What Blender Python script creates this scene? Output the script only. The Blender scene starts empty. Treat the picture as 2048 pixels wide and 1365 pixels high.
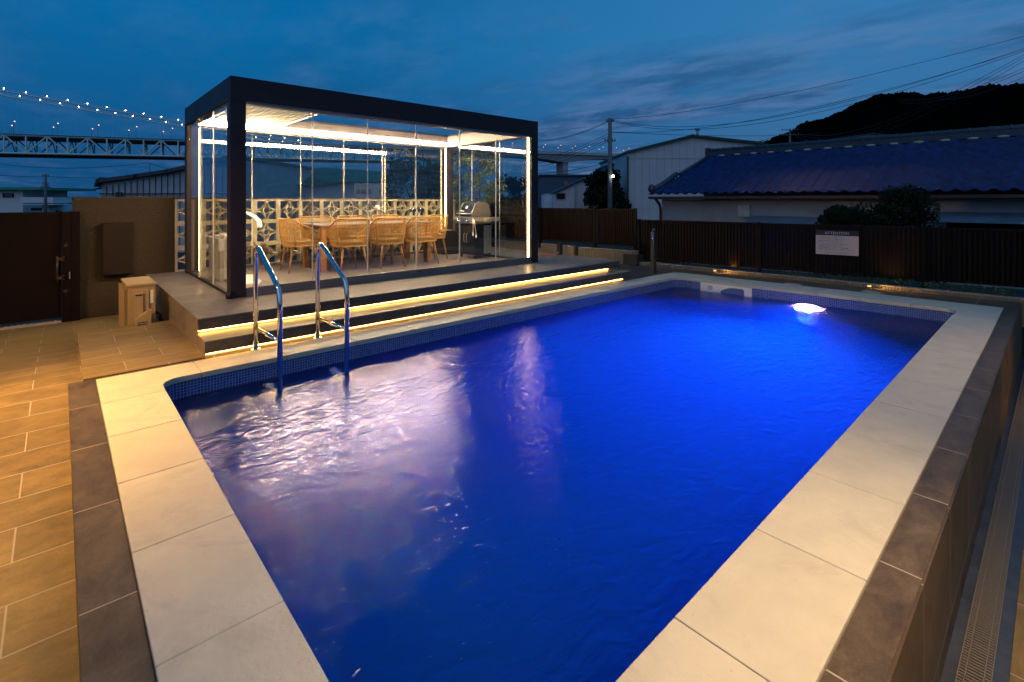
import bpy, bmesh, math, random
from mathutils import Vector, Matrix
random.seed(7)
PI = math.pi
SC = bpy.context.scene
COL = SC.collection

# ---------------------------------------------------------------- camera
HC = 1.42                                   # eye height above the pool coping (z = 0)
FPX, HOR, CX = 994.0, 401.0, 1024.0         # focal length / horizon / centre in photo pixels
AA = math.atan2(1091, FPX)
FW = Vector((math.cos(AA), math.sin(AA), 0)); RT = Vector((math.sin(AA), -math.cos(AA), 0))
cam = bpy.data.cameras.new('camera'); cob = bpy.data.objects.new('camera', cam); COL.objects.link(cob)
cam.sensor_width = 36; cam.lens = FPX / 2048 * 36
cam.shift_y = -(682.5 - HOR) / 2048
cam.clip_start = 0.05; cam.clip_end = 6000
cob.location = (0, 0, HC); cob.rotation_euler = (PI / 2, 0, -(PI / 2 - AA))
SC.camera = cob

def at(u, v, d):
    """world point seen at photo pixel (u, v) at depth d"""
    p = FW * d + RT * (d * (u - CX) / FPX)
    return Vector((p.x, p.y, HC - d * (v - HOR) / FPX))
def rd(r, d, z): 
    p = FW * d + RT * r
    return Vector((p.x, p.y, z))

# ---------------------------------------------------------------- render + world
SC.view_settings.view_transform = 'Standard'; SC.view_settings.look = 'None'
SC.view_settings.exposure = 0.0; SC.view_settings.gamma = 1.0
cy = SC.cycles
SC.render.engine = 'CYCLES'
cy.use_denoising = True
cy.max_bounces = 12; cy.diffuse_bounces = 4; cy.glossy_bounces = 8; cy.transmission_bounces = 8
cy.transparent_max_bounces = 24; cy.sample_clamp_indirect = 6.0; cy.sample_clamp_direct = 0
cy.caustics_reflective = False; cy.caustics_refractive = False
cy.use_adaptive_sampling = False; cy.use_light_tree = True; cy.volume_bounces = 2

W = bpy.data.worlds.new('World'); SC.world = W; W.use_nodes = True
nt = W.node_tree; nt.nodes.clear()
N = lambda t, **k: _node(nt, t, **k)
def _node(tree, t, **k):
    n = tree.nodes.new(t)
    for a, b in k.items():
        if hasattr(n, a): setattr(n, a, b)
        else: n.inputs[a.replace('_', ' ')].default_value = b
    return n
out = N('ShaderNodeOutputWorld')
sky = N('ShaderNodeTexSky', sky_type='NISHITA', sun_disc=False, sun_elevation=math.radians(-3.0), sun_rotation=math.radians(200))
bgs = N('ShaderNodeBackground', Strength=0.01); nt.links.new(sky.outputs[0], bgs.inputs[0])
tc = N('ShaderNodeTexCoord'); sep = N('ShaderNodeSeparateXYZ'); nt.links.new(tc.outputs['Generated'], sep.inputs[0])
ramp = N('ShaderNodeValToRGB')
el = ramp.color_ramp.elements
el[0].position = 0.0; el[0].color = (0.006, 0.060, 0.165, 1)
el[1].position = 1.0; el[1].color = (0.0, 0.06, 0.19, 1)
for p, c in ((0.06, (0.006, 0.068, 0.19, 1)), (0.16, (0.004, 0.095, 0.26, 1)), (0.3, (0.001, 0.125, 0.33, 1)), (0.45, (0.0, 0.115, 0.31, 1))):
    e = el.new(p); e.color = c
nt.links.new(sep.outputs['Z'], ramp.inputs[0])
# cloud layer: direction projected on a flat cloud deck
dv = N('ShaderNodeMath', operation='ADD'); dv.inputs[1].default_value = 0.06; nt.links.new(sep.outputs['Z'], dv.inputs[0])
cx_ = N('ShaderNodeMath', operation='DIVIDE'); nt.links.new(sep.outputs['X'], cx_.inputs[0]); nt.links.new(dv.outputs[0], cx_.inputs[1])
cy_ = N('ShaderNodeMath', operation='DIVIDE'); nt.links.new(sep.outputs['Y'], cy_.inputs[0]); nt.links.new(dv.outputs[0], cy_.inputs[1])
cmb = N('ShaderNodeCombineXYZ'); nt.links.new(cx_.outputs[0], cmb.inputs[0]); nt.links.new(cy_.outputs[0], cmb.inputs[1])
mp = N('ShaderNodeMapping'); mp.inputs['Rotation'].default_value = (0, 0, 0.74); mp.inputs['Scale'].default_value = (0.55, 0.30, 1)
nt.links.new(cmb.outputs[0], mp.inputs[0])
cn = N('ShaderNodeTexNoise', Scale=1.6, Detail=9.0, Roughness=0.62, Distortion=0.4); nt.links.new(mp.outputs[0], cn.inputs['Vector'])
cr = N('ShaderNodeValToRGB'); cr.color_ramp.elements[0].position = 0.43; cr.color_ramp.elements[1].position = 0.62
nt.links.new(cn.outputs[0], cr.inputs[0])
# more cloud low down and to the right (+X side), thin wisps elsewhere
cov = N('ShaderNodeMapRange'); cov.inputs['From Min'].default_value = 0.10; cov.inputs['From Max'].default_value = 0.46
cov.inputs['To Min'].default_value = 1.0; cov.inputs['To Max'].default_value = 0.10; nt.links.new(sep.outputs['Z'], cov.inputs['Value'])
cm = N('ShaderNodeMath', operation='MULTIPLY'); nt.links.new(cr.outputs[0], cm.inputs[0]); nt.links.new(cov.outputs[0], cm.inputs[1])
az = N('ShaderNodeVectorMath', operation='DOT_PRODUCT'); nt.links.new(tc.outputs['Generated'], az.inputs[0]); az.inputs[1].default_value = RT
azr = N('ShaderNodeMapRange'); azr.inputs['From Min'].default_value = -0.45; azr.inputs['From Max'].default_value = 0.35; azr.inputs['To Min'].default_value = 0.30; azr.inputs['To Max'].default_value = 1.0; nt.links.new(az.outputs['Value'], azr.inputs['Value'])
cmz = N('ShaderNodeMath', operation='MULTIPLY'); nt.links.new(cm.outputs[0], cmz.inputs[0]); nt.links.new(azr.outputs[0], cmz.inputs[1]); cm = cmz
azl = N('ShaderNodeMapRange'); azl.inputs['From Min'].default_value = -0.3; azl.inputs['From Max'].default_value = 0.5; nt.links.new(az.outputs['Value'], azl.inputs['Value'])
lite = N('ShaderNodeMixRGB', blend_type='ADD'); nt.links.new(azl.outputs[0], lite.inputs[0]); nt.links.new(ramp.outputs[0], lite.inputs[1]); lite.inputs[2].default_value = (0.028, 0.045, 0.06, 1)
cm2 = N('ShaderNodeMath', operation='MULTIPLY'); cm2.inputs[1].default_value = 0.85; nt.links.new(cm.outputs[0], cm2.inputs[0])
# two-tone clouds: dusky undersides, paler mauve edges
cn2 = N('ShaderNodeTexNoise', Scale=4.5, Detail=6.0, Roughness=0.6); nt.links.new(mp.outputs[0], cn2.inputs['Vector'])
ct = N('ShaderNodeValToRGB'); ct.color_ramp.elements[0].position = 0.42; ct.color_ramp.elements[0].color = (0.016, 0.048, 0.135, 1)
ct.color_ramp.elements[1].position = 0.60; ct.color_ramp.elements[1].color = (0.115, 0.175, 0.34, 1)
nt.links.new(cn2.outputs[0], ct.inputs[0])
mx = N('ShaderNodeMixRGB'); nt.links.new(cm2.outputs[0], mx.inputs[0]); nt.links.new(lite.outputs[0], mx.inputs[1]); nt.links.new(ct.outputs[0], mx.inputs[2])
bg = N('ShaderNodeBackground', Strength=1.12); nt.links.new(mx.outputs[0], bg.inputs[0])
ad = N('ShaderNodeAddShader'); nt.links.new(bgs.outputs[0], ad.inputs[0]); nt.links.new(bg.outputs[0], ad.inputs[1])
nt.links.new(ad.outputs[0], out.inputs[0])

# lamps of the villa terrace that stand behind the photographer (warm downlights)
def spot(name, loc, target, power, size_deg, blend, color, radius=0.05):
    l = bpy.data.lights.new(name, 'SPOT'); l.energy = power; l.spot_size = math.radians(size_deg); l.spot_blend = blend
    l.color = color; l.shadow_soft_size = radius
    o = bpy.data.objects.new(name, l); COL.objects.link(o); o.location = loc
    o.rotation_euler = (Vector(target) - Vector(loc)).to_track_quat('-Z', 'Y').to_euler()
    return o
WARM = (1.0, 0.50, 0.10)
sl_ = bpy.data.lights.new('sun', 'SUN'); sl_.energy = 0.25; sl_.angle = math.radians(70); sl_.color = (1.0, 0.92, 0.78); sl_.specular_factor = 0.2
so_ = bpy.data.objects.new('sun', sl_); COL.objects.link(so_); so_.rotation_euler = (FW + Vector((0, 0, -0.75)) + RT * 0.3).to_track_quat('-Z', 'Y').to_euler()
spot('wall_downlight', (-0.85, 4.7, 2.3), (-0.45, 4.35, 0), 800, 96, 0.9, WARM)
spot('eaves_downlight', (1.9, -0.35, 2.3), (1.9, 0.45, 0), 430, 100, 1.0, (1.0, 0.63, 0.29))
spot('eaves_downlight', (5.6, -0.6, 2.5), (5.8, 0.45, 0), 120, 120, 1.0, (1.0, 0.62, 0.30))
spot('side_path_light', (6.5, -1.4, 0.3), (7.0, 0.33, -0.35), 60, 70, 1.0, WARM)
spot('entrance_downlight', (-1.3, 5.3, 2.4), (0.3, 6.9, 0), 420, 100, 1.0, WARM)

# ---------------------------------------------------------------- materials
MATS = {}
def mat(name, base=(0.5, 0.5, 0.5), rough=0.6, metal=0.0, var=0.0, vscale=8.0, bump=0.0, bscale=60.0, emit=None, estr=0.0, spec=0.5, stretch=None, coat=0.0):
    if name in MATS: return MATS[name]
    m = bpy.data.materials.new(name); m.use_nodes = True; t = m.node_tree; b = t.nodes['Principled BSDF']
    b.inputs['Base Color'].default_value = (*base, 1); b.inputs['Roughness'].default_value = rough
    b.inputs['Metallic'].default_value = metal; b.inputs['Specular IOR Level'].default_value = spec
    b.inputs['Coat Weight'].default_value = coat
    if emit: b.inputs['Emission Color'].default_value = (*emit, 1); b.inputs['Emission Strength'].default_value = estr
    tcn = _node(t, 'ShaderNodeTexCoord'); vec = tcn.outputs['Object']
    if stretch:
        mpn = _node(t, 'ShaderNodeMapping'); mpn.inputs['Scale'].default_value = stretch; t.links.new(vec, mpn.inputs[0]); vec = mpn.outputs[0]
    if var > 0:
        n = _node(t, 'ShaderNodeTexNoise', Scale=vscale, Detail=6.0, Roughness=0.6); t.links.new(vec, n.inputs['Vector'])
        r = _node(t, 'ShaderNodeValToRGB')
        r.color_ramp.elements[0].position = 0.3; r.color_ramp.elements[1].position = 0.7
        r.color_ramp.elements[0].color = (*[c * (1 - var) for c in base], 1)
        r.color_ramp.elements[1].color = (*[min(1, c * (1 + var)) for c in base], 1)
        t.links.new(n.outputs[0], r.inputs[0]); t.links.new(r.outputs[0], b.inputs['Base Color'])
        rr = _node(t, 'ShaderNodeMapRange'); rr.inputs['To Min'].default_value = max(0, rough - 0.08); rr.inputs['To Max'].default_value = min(1, rough + 0.08)
        t.links.new(n.outputs[0], rr.inputs['Value']); t.links.new(rr.outputs[0], b.inputs['Roughness'])
    if bump > 0:
        n2 = _node(t, 'ShaderNodeTexNoise', Scale=bscale, Detail=4.0); t.links.new(vec, n2.inputs['Vector'])
        bn = _node(t, 'ShaderNodeBump', Strength=bump, Distance=0.01); t.links.new(n2.outputs[0], bn.inputs['Height']); t.links.new(bn.outputs[0], b.inputs['Normal'])
    MATS[name] = m; return m

def yz_vector(t, tcn):
    se = _node(t, 'ShaderNodeSeparateXYZ'); co = _node(t, 'ShaderNodeCombineXYZ'); t.links.new(tcn.outputs['Object'], se.inputs[0])
    t.links.new(se.outputs['Y'], co.inputs[0]); t.links.new(se.outputs['Z'], co.inputs[1]); return co.outputs[0]
def tile_mat(name, c1, c2, grout, bw, rh, off=0.5, rot=(0, 0, 0), shift=(0, 0, 0), mortar=0.0035, rough=0.42, vein=6.0, yz=False):
    m = bpy.data.materials.new(name); m.use_nodes = True; t = m.node_tree; b = t.nodes['Principled BSDF']
    tcn = _node(t, 'ShaderNodeTexCoord')
    mpn = _node(t, 'ShaderNodeMapping'); mpn.vector_type = 'POINT'; mpn.inputs['Location'].default_value = shift; mpn.inputs['Rotation'].default_value = rot
    t.links.new(yz_vector(t, tcn) if yz else tcn.outputs['Object'], mpn.inputs[0])
    br = _node(t, 'ShaderNodeTexBrick', offset=off, squash=1.0)
    br.inputs['Scale'].default_value = 1.0; br.inputs['Brick Width'].default_value = bw; br.inputs['Row Height'].default_value = rh
    br.inputs['Mortar Size'].default_value = mortar; br.inputs['Mortar Smooth'].default_value = 0.1; br.inputs['Bias'].default_value = 0
    br.inputs['Color1'].default_value = (0.0, 0, 0, 1); br.inputs['Color2'].default_value = (1, 1, 1, 1); br.inputs['Mortar'].default_value = (0.5, 0.5, 0.5, 1)
    t.links.new(mpn.outputs[0], br.inputs['Vector'])
    # cloudy stone print, different on every tile
    mm = _node(t, 'ShaderNodeMixRGB', blend_type='ADD'); mm.inputs[0].default_value = 1.0
    sc = _node(t, 'ShaderNodeMixRGB', blend_type='MULTIPLY'); sc.inputs[0].default_value = 1.0; sc.inputs[2].default_value = (7.3, 3.1, 5.7, 1)
    t.links.new(br.outputs['Color'], sc.inputs[1]); t.links.new(mpn.outputs[0], mm.inputs[1]); t.links.new(sc.outputs[0], mm.inputs[2])
    st = _node(t, 'ShaderNodeMapping'); st.inputs['Scale'].default_value = (0.8, 1.35, 1.0); t.links.new(mm.outputs[0], st.inputs[0])
    n = _node(t, 'ShaderNodeTexNoise', Scale=vein, Detail=10.0, Roughness=0.72, Distortion=0.35); t.links.new(st.outputs[0], n.inputs['Vector'])
    r = _node(t, 'ShaderNodeValToRGB'); r.color_ramp.elements[0].position = 0.33; r.color_ramp.elements[1].position = 0.68
    r.color_ramp.elements[0].color = (*c1, 1); r.color_ramp.elements[1].color = (*c2, 1); t.links.new(n.outputs[0], r.inputs[0])
    nf = _node(t, 'ShaderNodeTexNoise', Scale=90.0, Detail=3.0); t.links.new(mpn.outputs[0], nf.inputs['Vector'])
    sp = _node(t, 'ShaderNodeMapRange'); sp.inputs['To Min'].default_value = 0.8; sp.inputs['To Max'].default_value = 1.18; t.links.new(nf.outputs[0], sp.inputs['Value'])
    hv = _node(t, 'ShaderNodeMapRange'); hv.inputs['To Min'].default_value = 0.88; hv.inputs['To Max'].default_value = 1.12; t.links.new(br.outputs['Color'], hv.inputs['Value'])
    ml = _node(t, 'ShaderNodeMath', operation='MULTIPLY'); t.links.new(sp.outputs[0], ml.inputs[0]); t.links.new(hv.outputs[0], ml.inputs[1])
    mul = _node(t, 'ShaderNodeVectorMath', operation='SCALE'); t.links.new(r.outputs[0], mul.inputs[0]); t.links.new(ml.outputs[0], mul.inputs['Scale'])
    mx_ = _node(t, 'ShaderNodeMixRGB'); t.links.new(br.outputs['Fac'], mx_.inputs[0]); t.links.new(mul.outputs[0], mx_.inputs[1]); mx_.inputs[2].default_value = (*grout, 1)
    b.inputs['Specular IOR Level'].default_value = 0.25
    t.links.new(mx_.outputs[0], b.inputs['Base Color'])
    rr = _node(t, 'ShaderNodeMapRange'); rr.inputs['To Min'].default_value = rough - 0.1; rr.inputs['To Max'].default_value = rough + 0.14
    t.links.new(n.outputs[0], rr.inputs['Value']); t.links.new(rr.outputs[0], b.inputs['Roughness'])
    bp = _node(t, 'ShaderNodeBump', Strength=0.35, Distance=0.004)
    hh = _node(t, 'ShaderNodeMath', operation='SUBTRACT'); t.links.new(n.outputs[0], hh.inputs[0]); t.links.new(br.outputs['Fac'], hh.inputs[1])
    t.links.new(hh.outputs[0], bp.inputs['Height']); t.links.new(bp.outputs[0], b.inputs['Normal'])
    MATS[name] = m; return m

G1, G2 = (0.050, 0.038, 0.025), (0.135, 0.104, 0.070)
GR = (0.36, 0.32, 0.25)
GRD = (0.15, 0.135, 0.11)
M_floor = tile_mat('floor_tile', (0.13, 0.092, 0.034), (0.26, 0.188, 0.07), GR, 0.58, 0.28, shift=(0.151, 0.05, 0), rough=0.45)
M_plat = tile_mat('platform_tile', (0.13, 0.092, 0.034), (0.26, 0.188, 0.07), GR, 0.58, 0.28, shift=(0.16, 0.05, 0), rough=0.45)
M_bord_y = tile_mat('border_tile_y', G1, G2, GR, 0.757, 1.2, off=0.0, rot=(0, 0, PI / 2), shift=(-0.0, 0, 0), rough=0.42)
M_bord_x = tile_mat('border_tile_x', G1, G2, GR, 0.68, 1.2, off=0.0, shift=(0.31, -0.6, 0), rough=0.42)
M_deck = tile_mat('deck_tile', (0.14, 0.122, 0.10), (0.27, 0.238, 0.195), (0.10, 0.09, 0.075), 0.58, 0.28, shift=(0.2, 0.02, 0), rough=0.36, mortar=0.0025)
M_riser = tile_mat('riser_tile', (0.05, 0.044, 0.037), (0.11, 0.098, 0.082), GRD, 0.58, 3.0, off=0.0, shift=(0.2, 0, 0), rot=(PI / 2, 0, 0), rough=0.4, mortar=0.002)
M_sideface = tile_mat('side_face_tile', (0.14, 0.11, 0.075), (0.24, 0.19, 0.13), GR, 0.28, 0.58, off=0.0, yz=True, rough=0.45)
M_wallface = tile_mat('pool_wall_tile', (0.045, 0.031, 0.018), (0.12, 0.083, 0.047), (0.26, 0.21, 0.14), 0.68, 0.56, off=0.5, rot=(PI / 2, 0, 0), shift=(0, 0.05, 0), rough=0.4, vein=2.0)
M_coping = mat('coping_stone', (0.57, 0.545, 0.44), 0.62, var=0.07, vscale=5, bump=0.35, bscale=45)
def island_tone(m, lo, hi, stain=0.0, sscale=3.0):
    t = m.node_tree; b = t.nodes['Principled BSDF']; src = b.inputs['Base Color'].links[0].from_socket
    ge = _node(t, 'ShaderNodeNewGeometry'); mr = _node(t, 'ShaderNodeMapRange'); mr.inputs['To Min'].default_value = lo; mr.inputs['To Max'].default_value = hi
    t.links.new(ge.outputs['Random Per Island'], mr.inputs['Value'])
    sc = _node(t, 'ShaderNodeVectorMath', operation='SCALE'); t.links.new(src, sc.inputs[0]); t.links.new(mr.outputs[0], sc.inputs['Scale']); fin = sc.outputs[0]
    if stain:
        tcn = _node(t, 'ShaderNodeTexCoord')
        n = _node(t, 'ShaderNodeTexNoise', Scale=sscale, Detail=9.0, Roughness=0.75, Distortion=1.2); t.links.new(tcn.outputs['Object'], n.inputs['Vector'])
        r = _node(t, 'ShaderNodeMapRange'); r.inputs['From Min'].default_value = 0.52; r.inputs['From Max'].default_value = 0.78; r.inputs['To Min'].default_value = 1.0; r.inputs['To Max'].default_value = 1 - stain; t.links.new(n.outputs[0], r.inputs['Value'])
        v = _node(t, 'ShaderNodeTexVoronoi', Scale=17.0); t.links.new(tcn.outputs['Object'], v.inputs['Vector'])
        r2 = _node(t, 'ShaderNodeMapRange'); r2.inputs['From Min'].default_value = 0.03; r2.inputs['From Max'].default_value = 0.06; r2.inputs['To Min'].default_value = 0.72; r2.inputs['To Max'].default_value = 1.0; t.links.new(v.outputs['Distance'], r2.inputs['Value'])
        ml = _node(t, 'ShaderNodeMath', operation='MULTIPLY'); t.links.new(r.outputs[0], ml.inputs[0]); t.links.new(r2.outputs[0], ml.inputs[1])
        s2 = _node(t, 'ShaderNodeVectorMath', operation='SCALE'); t.links.new(fin, s2.inputs[0]); t.links.new(ml.outputs[0], s2.inputs['Scale']); fin = s2.outputs[0]
    t.links.new(fin, b.inputs['Base Color'])
island_tone(M_coping, 0.90, 1.03, 0.22, 2.6)
M_black = mat('black_frame', (0.026, 0.019, 0.020), 0.5, var=0.1, vscale=3, spec=0.3)
M_alu = mat('grey_rail', (0.20, 0.19, 0.19), 0.42, metal=0.6)
M_beamin = mat('beam_inner', (0.10, 0.085, 0.088), 0.5)
M_white = mat('white_plastic', (0.82, 0.80, 0.76), 0.45, var=0.03)
M_slat = mat('louvre_white', (0.62, 0.61, 0.60), 0.4)
M_chrome = mat('polished_steel', (0.78, 0.77, 0.76), 0.09, metal=1.0)
M_steel = mat('brushed_steel', (0.62, 0.58, 0.50), 0.3, metal=0.9, var=0.06, vscale=30)
M_steeld = mat('dull_steel', (0.19, 0.17, 0.145), 0.45, metal=0.5)
M_wood = mat('teak_wood', (0.34, 0.16, 0.055), 0.45, var=0.25, vscale=25, stretch=(1, 1, 0.15))
M_cord = mat('woven_cord', (0.50, 0.27, 0.065), 0.7, var=0.15, vscale=40)
M_cush = mat('seat_cushion', (0.30, 0.20, 0.08), 0.85, var=0.1, vscale=30)
M_tabletop = mat('stone_table_top', (0.22, 0.18, 0.16), 0.35, var=0.12, vscale=12)
M_block = mat('breeze_block', (0.52, 0.46, 0.34), 0.85, var=0.12, vscale=14, bump=0.5, bscale=120)
M_stucco = mat('stucco', (0.062, 0.047, 0.031), 0.9, spec=0.1, var=0.3, vscale=90, bump=1.0, bscale=150)
M_cap = mat('dark_cap', (0.03, 0.026, 0.022), 0.5)
M_gate = mat('gate_brown', (0.007, 0.0028, 0.0018), 0.5, var=0.12, vscale=4, spec=0.1)
M_box = mat('box_brown', (0.022, 0.014, 0.009), 0.45, spec=0.2, var=0.08, vscale=5)
M_ac = mat('ac_beige', (0.36, 0.26, 0.12), 0.5, var=0.06, vscale=6)
M_dark = mat('rubber_and_gap_shade', (0.012, 0.012, 0.012), 0.6)  # rubber parts, also the black sheet painted as shade under the grate
M_fence = mat('fence_bronze', (0.011, 0.0062, 0.0036), 0.5, metal=0.0, var=0.1, vscale=6, spec=0.12)
M_fencep = mat('fence_post_dark', (0.008, 0.006, 0.004), 0.5, spec=0.1)
M_rib = mat('ribbed_tile', (0.24, 0.19, 0.125), 0.7, var=0.2, vscale=20)
M_hose = mat('orange_hose', (0.75, 0.20, 0.03), 0.45)
M_enamel = mat('black_enamel', (0.014, 0.018, 0.028), 0.18, coat=0.5)
M_soil = mat('soil', (0.035, 0.03, 0.022), 0.95, var=0.3, vscale=20, bump=1.0, bscale=40)
M_ground = mat('ground', (0.022, 0.028, 0.018), 0.95, var=0.4, vscale=0.3)
M_leafd = mat('leaf_dark', (0.010, 0.020, 0.007), 0.65, spec=0.15, var=0.5, vscale=2.5)
M_leafm = mat('leaf_mid', (0.045, 0.075, 0.018), 0.6, var=0.45, vscale=3)
M_leafb = mat('leaf_bamboo', (0.15, 0.20, 0.03), 0.5, var=0.4, vscale=4)
M_grassd = mat('dry_grass', (0.33, 0.24, 0.12), 0.7, var=0.3, vscale=10)
M_bark = mat('bark', (0.08, 0.055, 0.035), 0.9, var=0.3, vscale=15, bump=0.8, bscale=30)
M_bridge = mat('bridge_paint', (0.80, 0.90, 0.84), 0.6)
M_concrete = mat('concrete', (0.42, 0.40, 0.42), 0.85, var=0.1, vscale=0.3)
M_wallw = mat('white_cladding', (0.58, 0.575, 0.62), 0.7, var=0.08, vscale=0.8)
M_plaster = mat('plaster', (0.34, 0.345, 0.38), 0.85, var=0.16, vscale=0.9)
M_corr = mat('corrugated', (0.42, 0.45, 0.50), 0.5, var=0.15, vscale=2)
M_roofd = mat('roof_dark', (0.05, 0.055, 0.06), 0.5, var=0.2, vscale=1.5)
M_roofg = mat('roof_green', (0.03, 0.14, 0.075), 0.55, var=0.15, vscale=0.5)
M_roofb = mat('roof_blue', (0.05, 0.09, 0.16), 0.45, var=0.1, vscale=1.0)
M_trimg = mat('trim_green', (0.012, 0.06, 0.04), 0.5)
M_kawara = mat('glazed_roof_tile', (0.006, 0.036, 0.17), 0.38, var=0.55, vscale=4.5)
M_ridge = mat('ridge_tile', (0.05, 0.065, 0.085), 0.4, var=0.2, vscale=5)
M_mortar = mat('roof_mortar', (0.55, 0.50, 0.38), 0.9)
M_window = mat('window_dark', (0.01, 0.012, 0.015), 0.15)
M_pole = mat('pole_concrete', (0.17, 0.17, 0.17), 0.8, var=0.1)
M_wire = mat('wire', (0.01, 0.01, 0.012), 0.7)
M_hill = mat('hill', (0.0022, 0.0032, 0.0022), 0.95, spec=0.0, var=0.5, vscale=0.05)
M_signw = mat('sign_pale', (0.62, 0.50, 0.46), 0.5)
M_signk = mat('sign_ink', (0.02, 0.015, 0.015), 0.6)
M_signt = mat('sign_title', (0.7, 0.66, 0.62), 0.5)
M_grate = mat('grate_steel', (0.32, 0.28, 0.22), 0.35, metal=0.5)
M_slate = mat('drain_stone', (0.045, 0.055, 0.075), 0.35, var=0.3, vscale=8, bump=0.3, bscale=30)
M_clay = mat('chimney_clay', (0.32, 0.14, 0.11), 0.8)
M_glowsoft = mat('panel_display', (0.3, 0.3, 0.22), 0.4)

island_tone(M_fence, 0.7, 1.3); island_tone(M_cord, 0.72, 1.15)
def emis(name, color, s):
    m = bpy.data.materials.new(name); m.use_nodes = True; t = m.node_tree; t.nodes.clear()
    e = _node(t, 'ShaderNodeEmission', Strength=s); e.inputs[0].default_value = (*color, 1)
    o = _node(t, 'ShaderNodeOutputMaterial'); t.links.new(e.outputs[0], o.inputs[0]); MATS[name] = m; return m
E_top = emis('led_white', (1.0, 0.71, 0.43), 290.0)
E_post = emis('led_warm', (1.0, 0.64, 0.27), 26.0)
E_step = emis('led_amber', (1.0, 0.54, 0.12), 36.0)
E_gard = emis('garden_led', (1.0, 0.62, 0.20), 2.2)
E_lamp = emis('bridge_lamp', (1.0, 0.75, 0.45), 26.0)
E_slamp = emis('road_lamp', (1.0, 0.50, 0.30), 3.0)
E_street = emis('street_lamp_white', (0.85, 1.0, 0.9), 30.0)
E_pool = emis('pool_lamp', (1.0, 0.33, 0.42), 34.0)

def glass_mat():
    m = bpy.data.materials.new('clear_glass'); m.use_nodes = True; t = m.node_tree; t.nodes.clear()
    tr = _node(t, 'ShaderNodeBsdfTransparent'); tr.inputs[0].default_value = (0.965, 0.975, 0.955, 1)
    gl = _node(t, 'ShaderNodeBsdfGlossy', Roughness=0.0); gl.inputs[0].default_value = (1, 1, 1, 1)
    fr = _node(t, 'ShaderNodeFresnel'); ge = _node(t, 'ShaderNodeNewGeometry'); mr = _node(t, 'ShaderNodeMapRange')
    mr.inputs['To Min'].default_value = 1.5; mr.inputs['To Max'].default_value = 1 / 1.5; t.links.new(ge.outputs['Backfacing'], mr.inputs['Value']); t.links.new(mr.outputs[0], fr.inputs['IOR'])
    mx_ = _node(t, 'ShaderNodeMixShader'); o = _node(t, 'ShaderNodeOutputMaterial')
    t.links.new(fr.outputs[0], mx_.inputs[0]); t.links.new(tr.outputs[0], mx_.inputs[1]); t.links.new(gl.outputs[0], mx_.inputs[2]); t.links.new(mx_.outputs[0], o.inputs[0])
    return m
M_glass = glass_mat()
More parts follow.
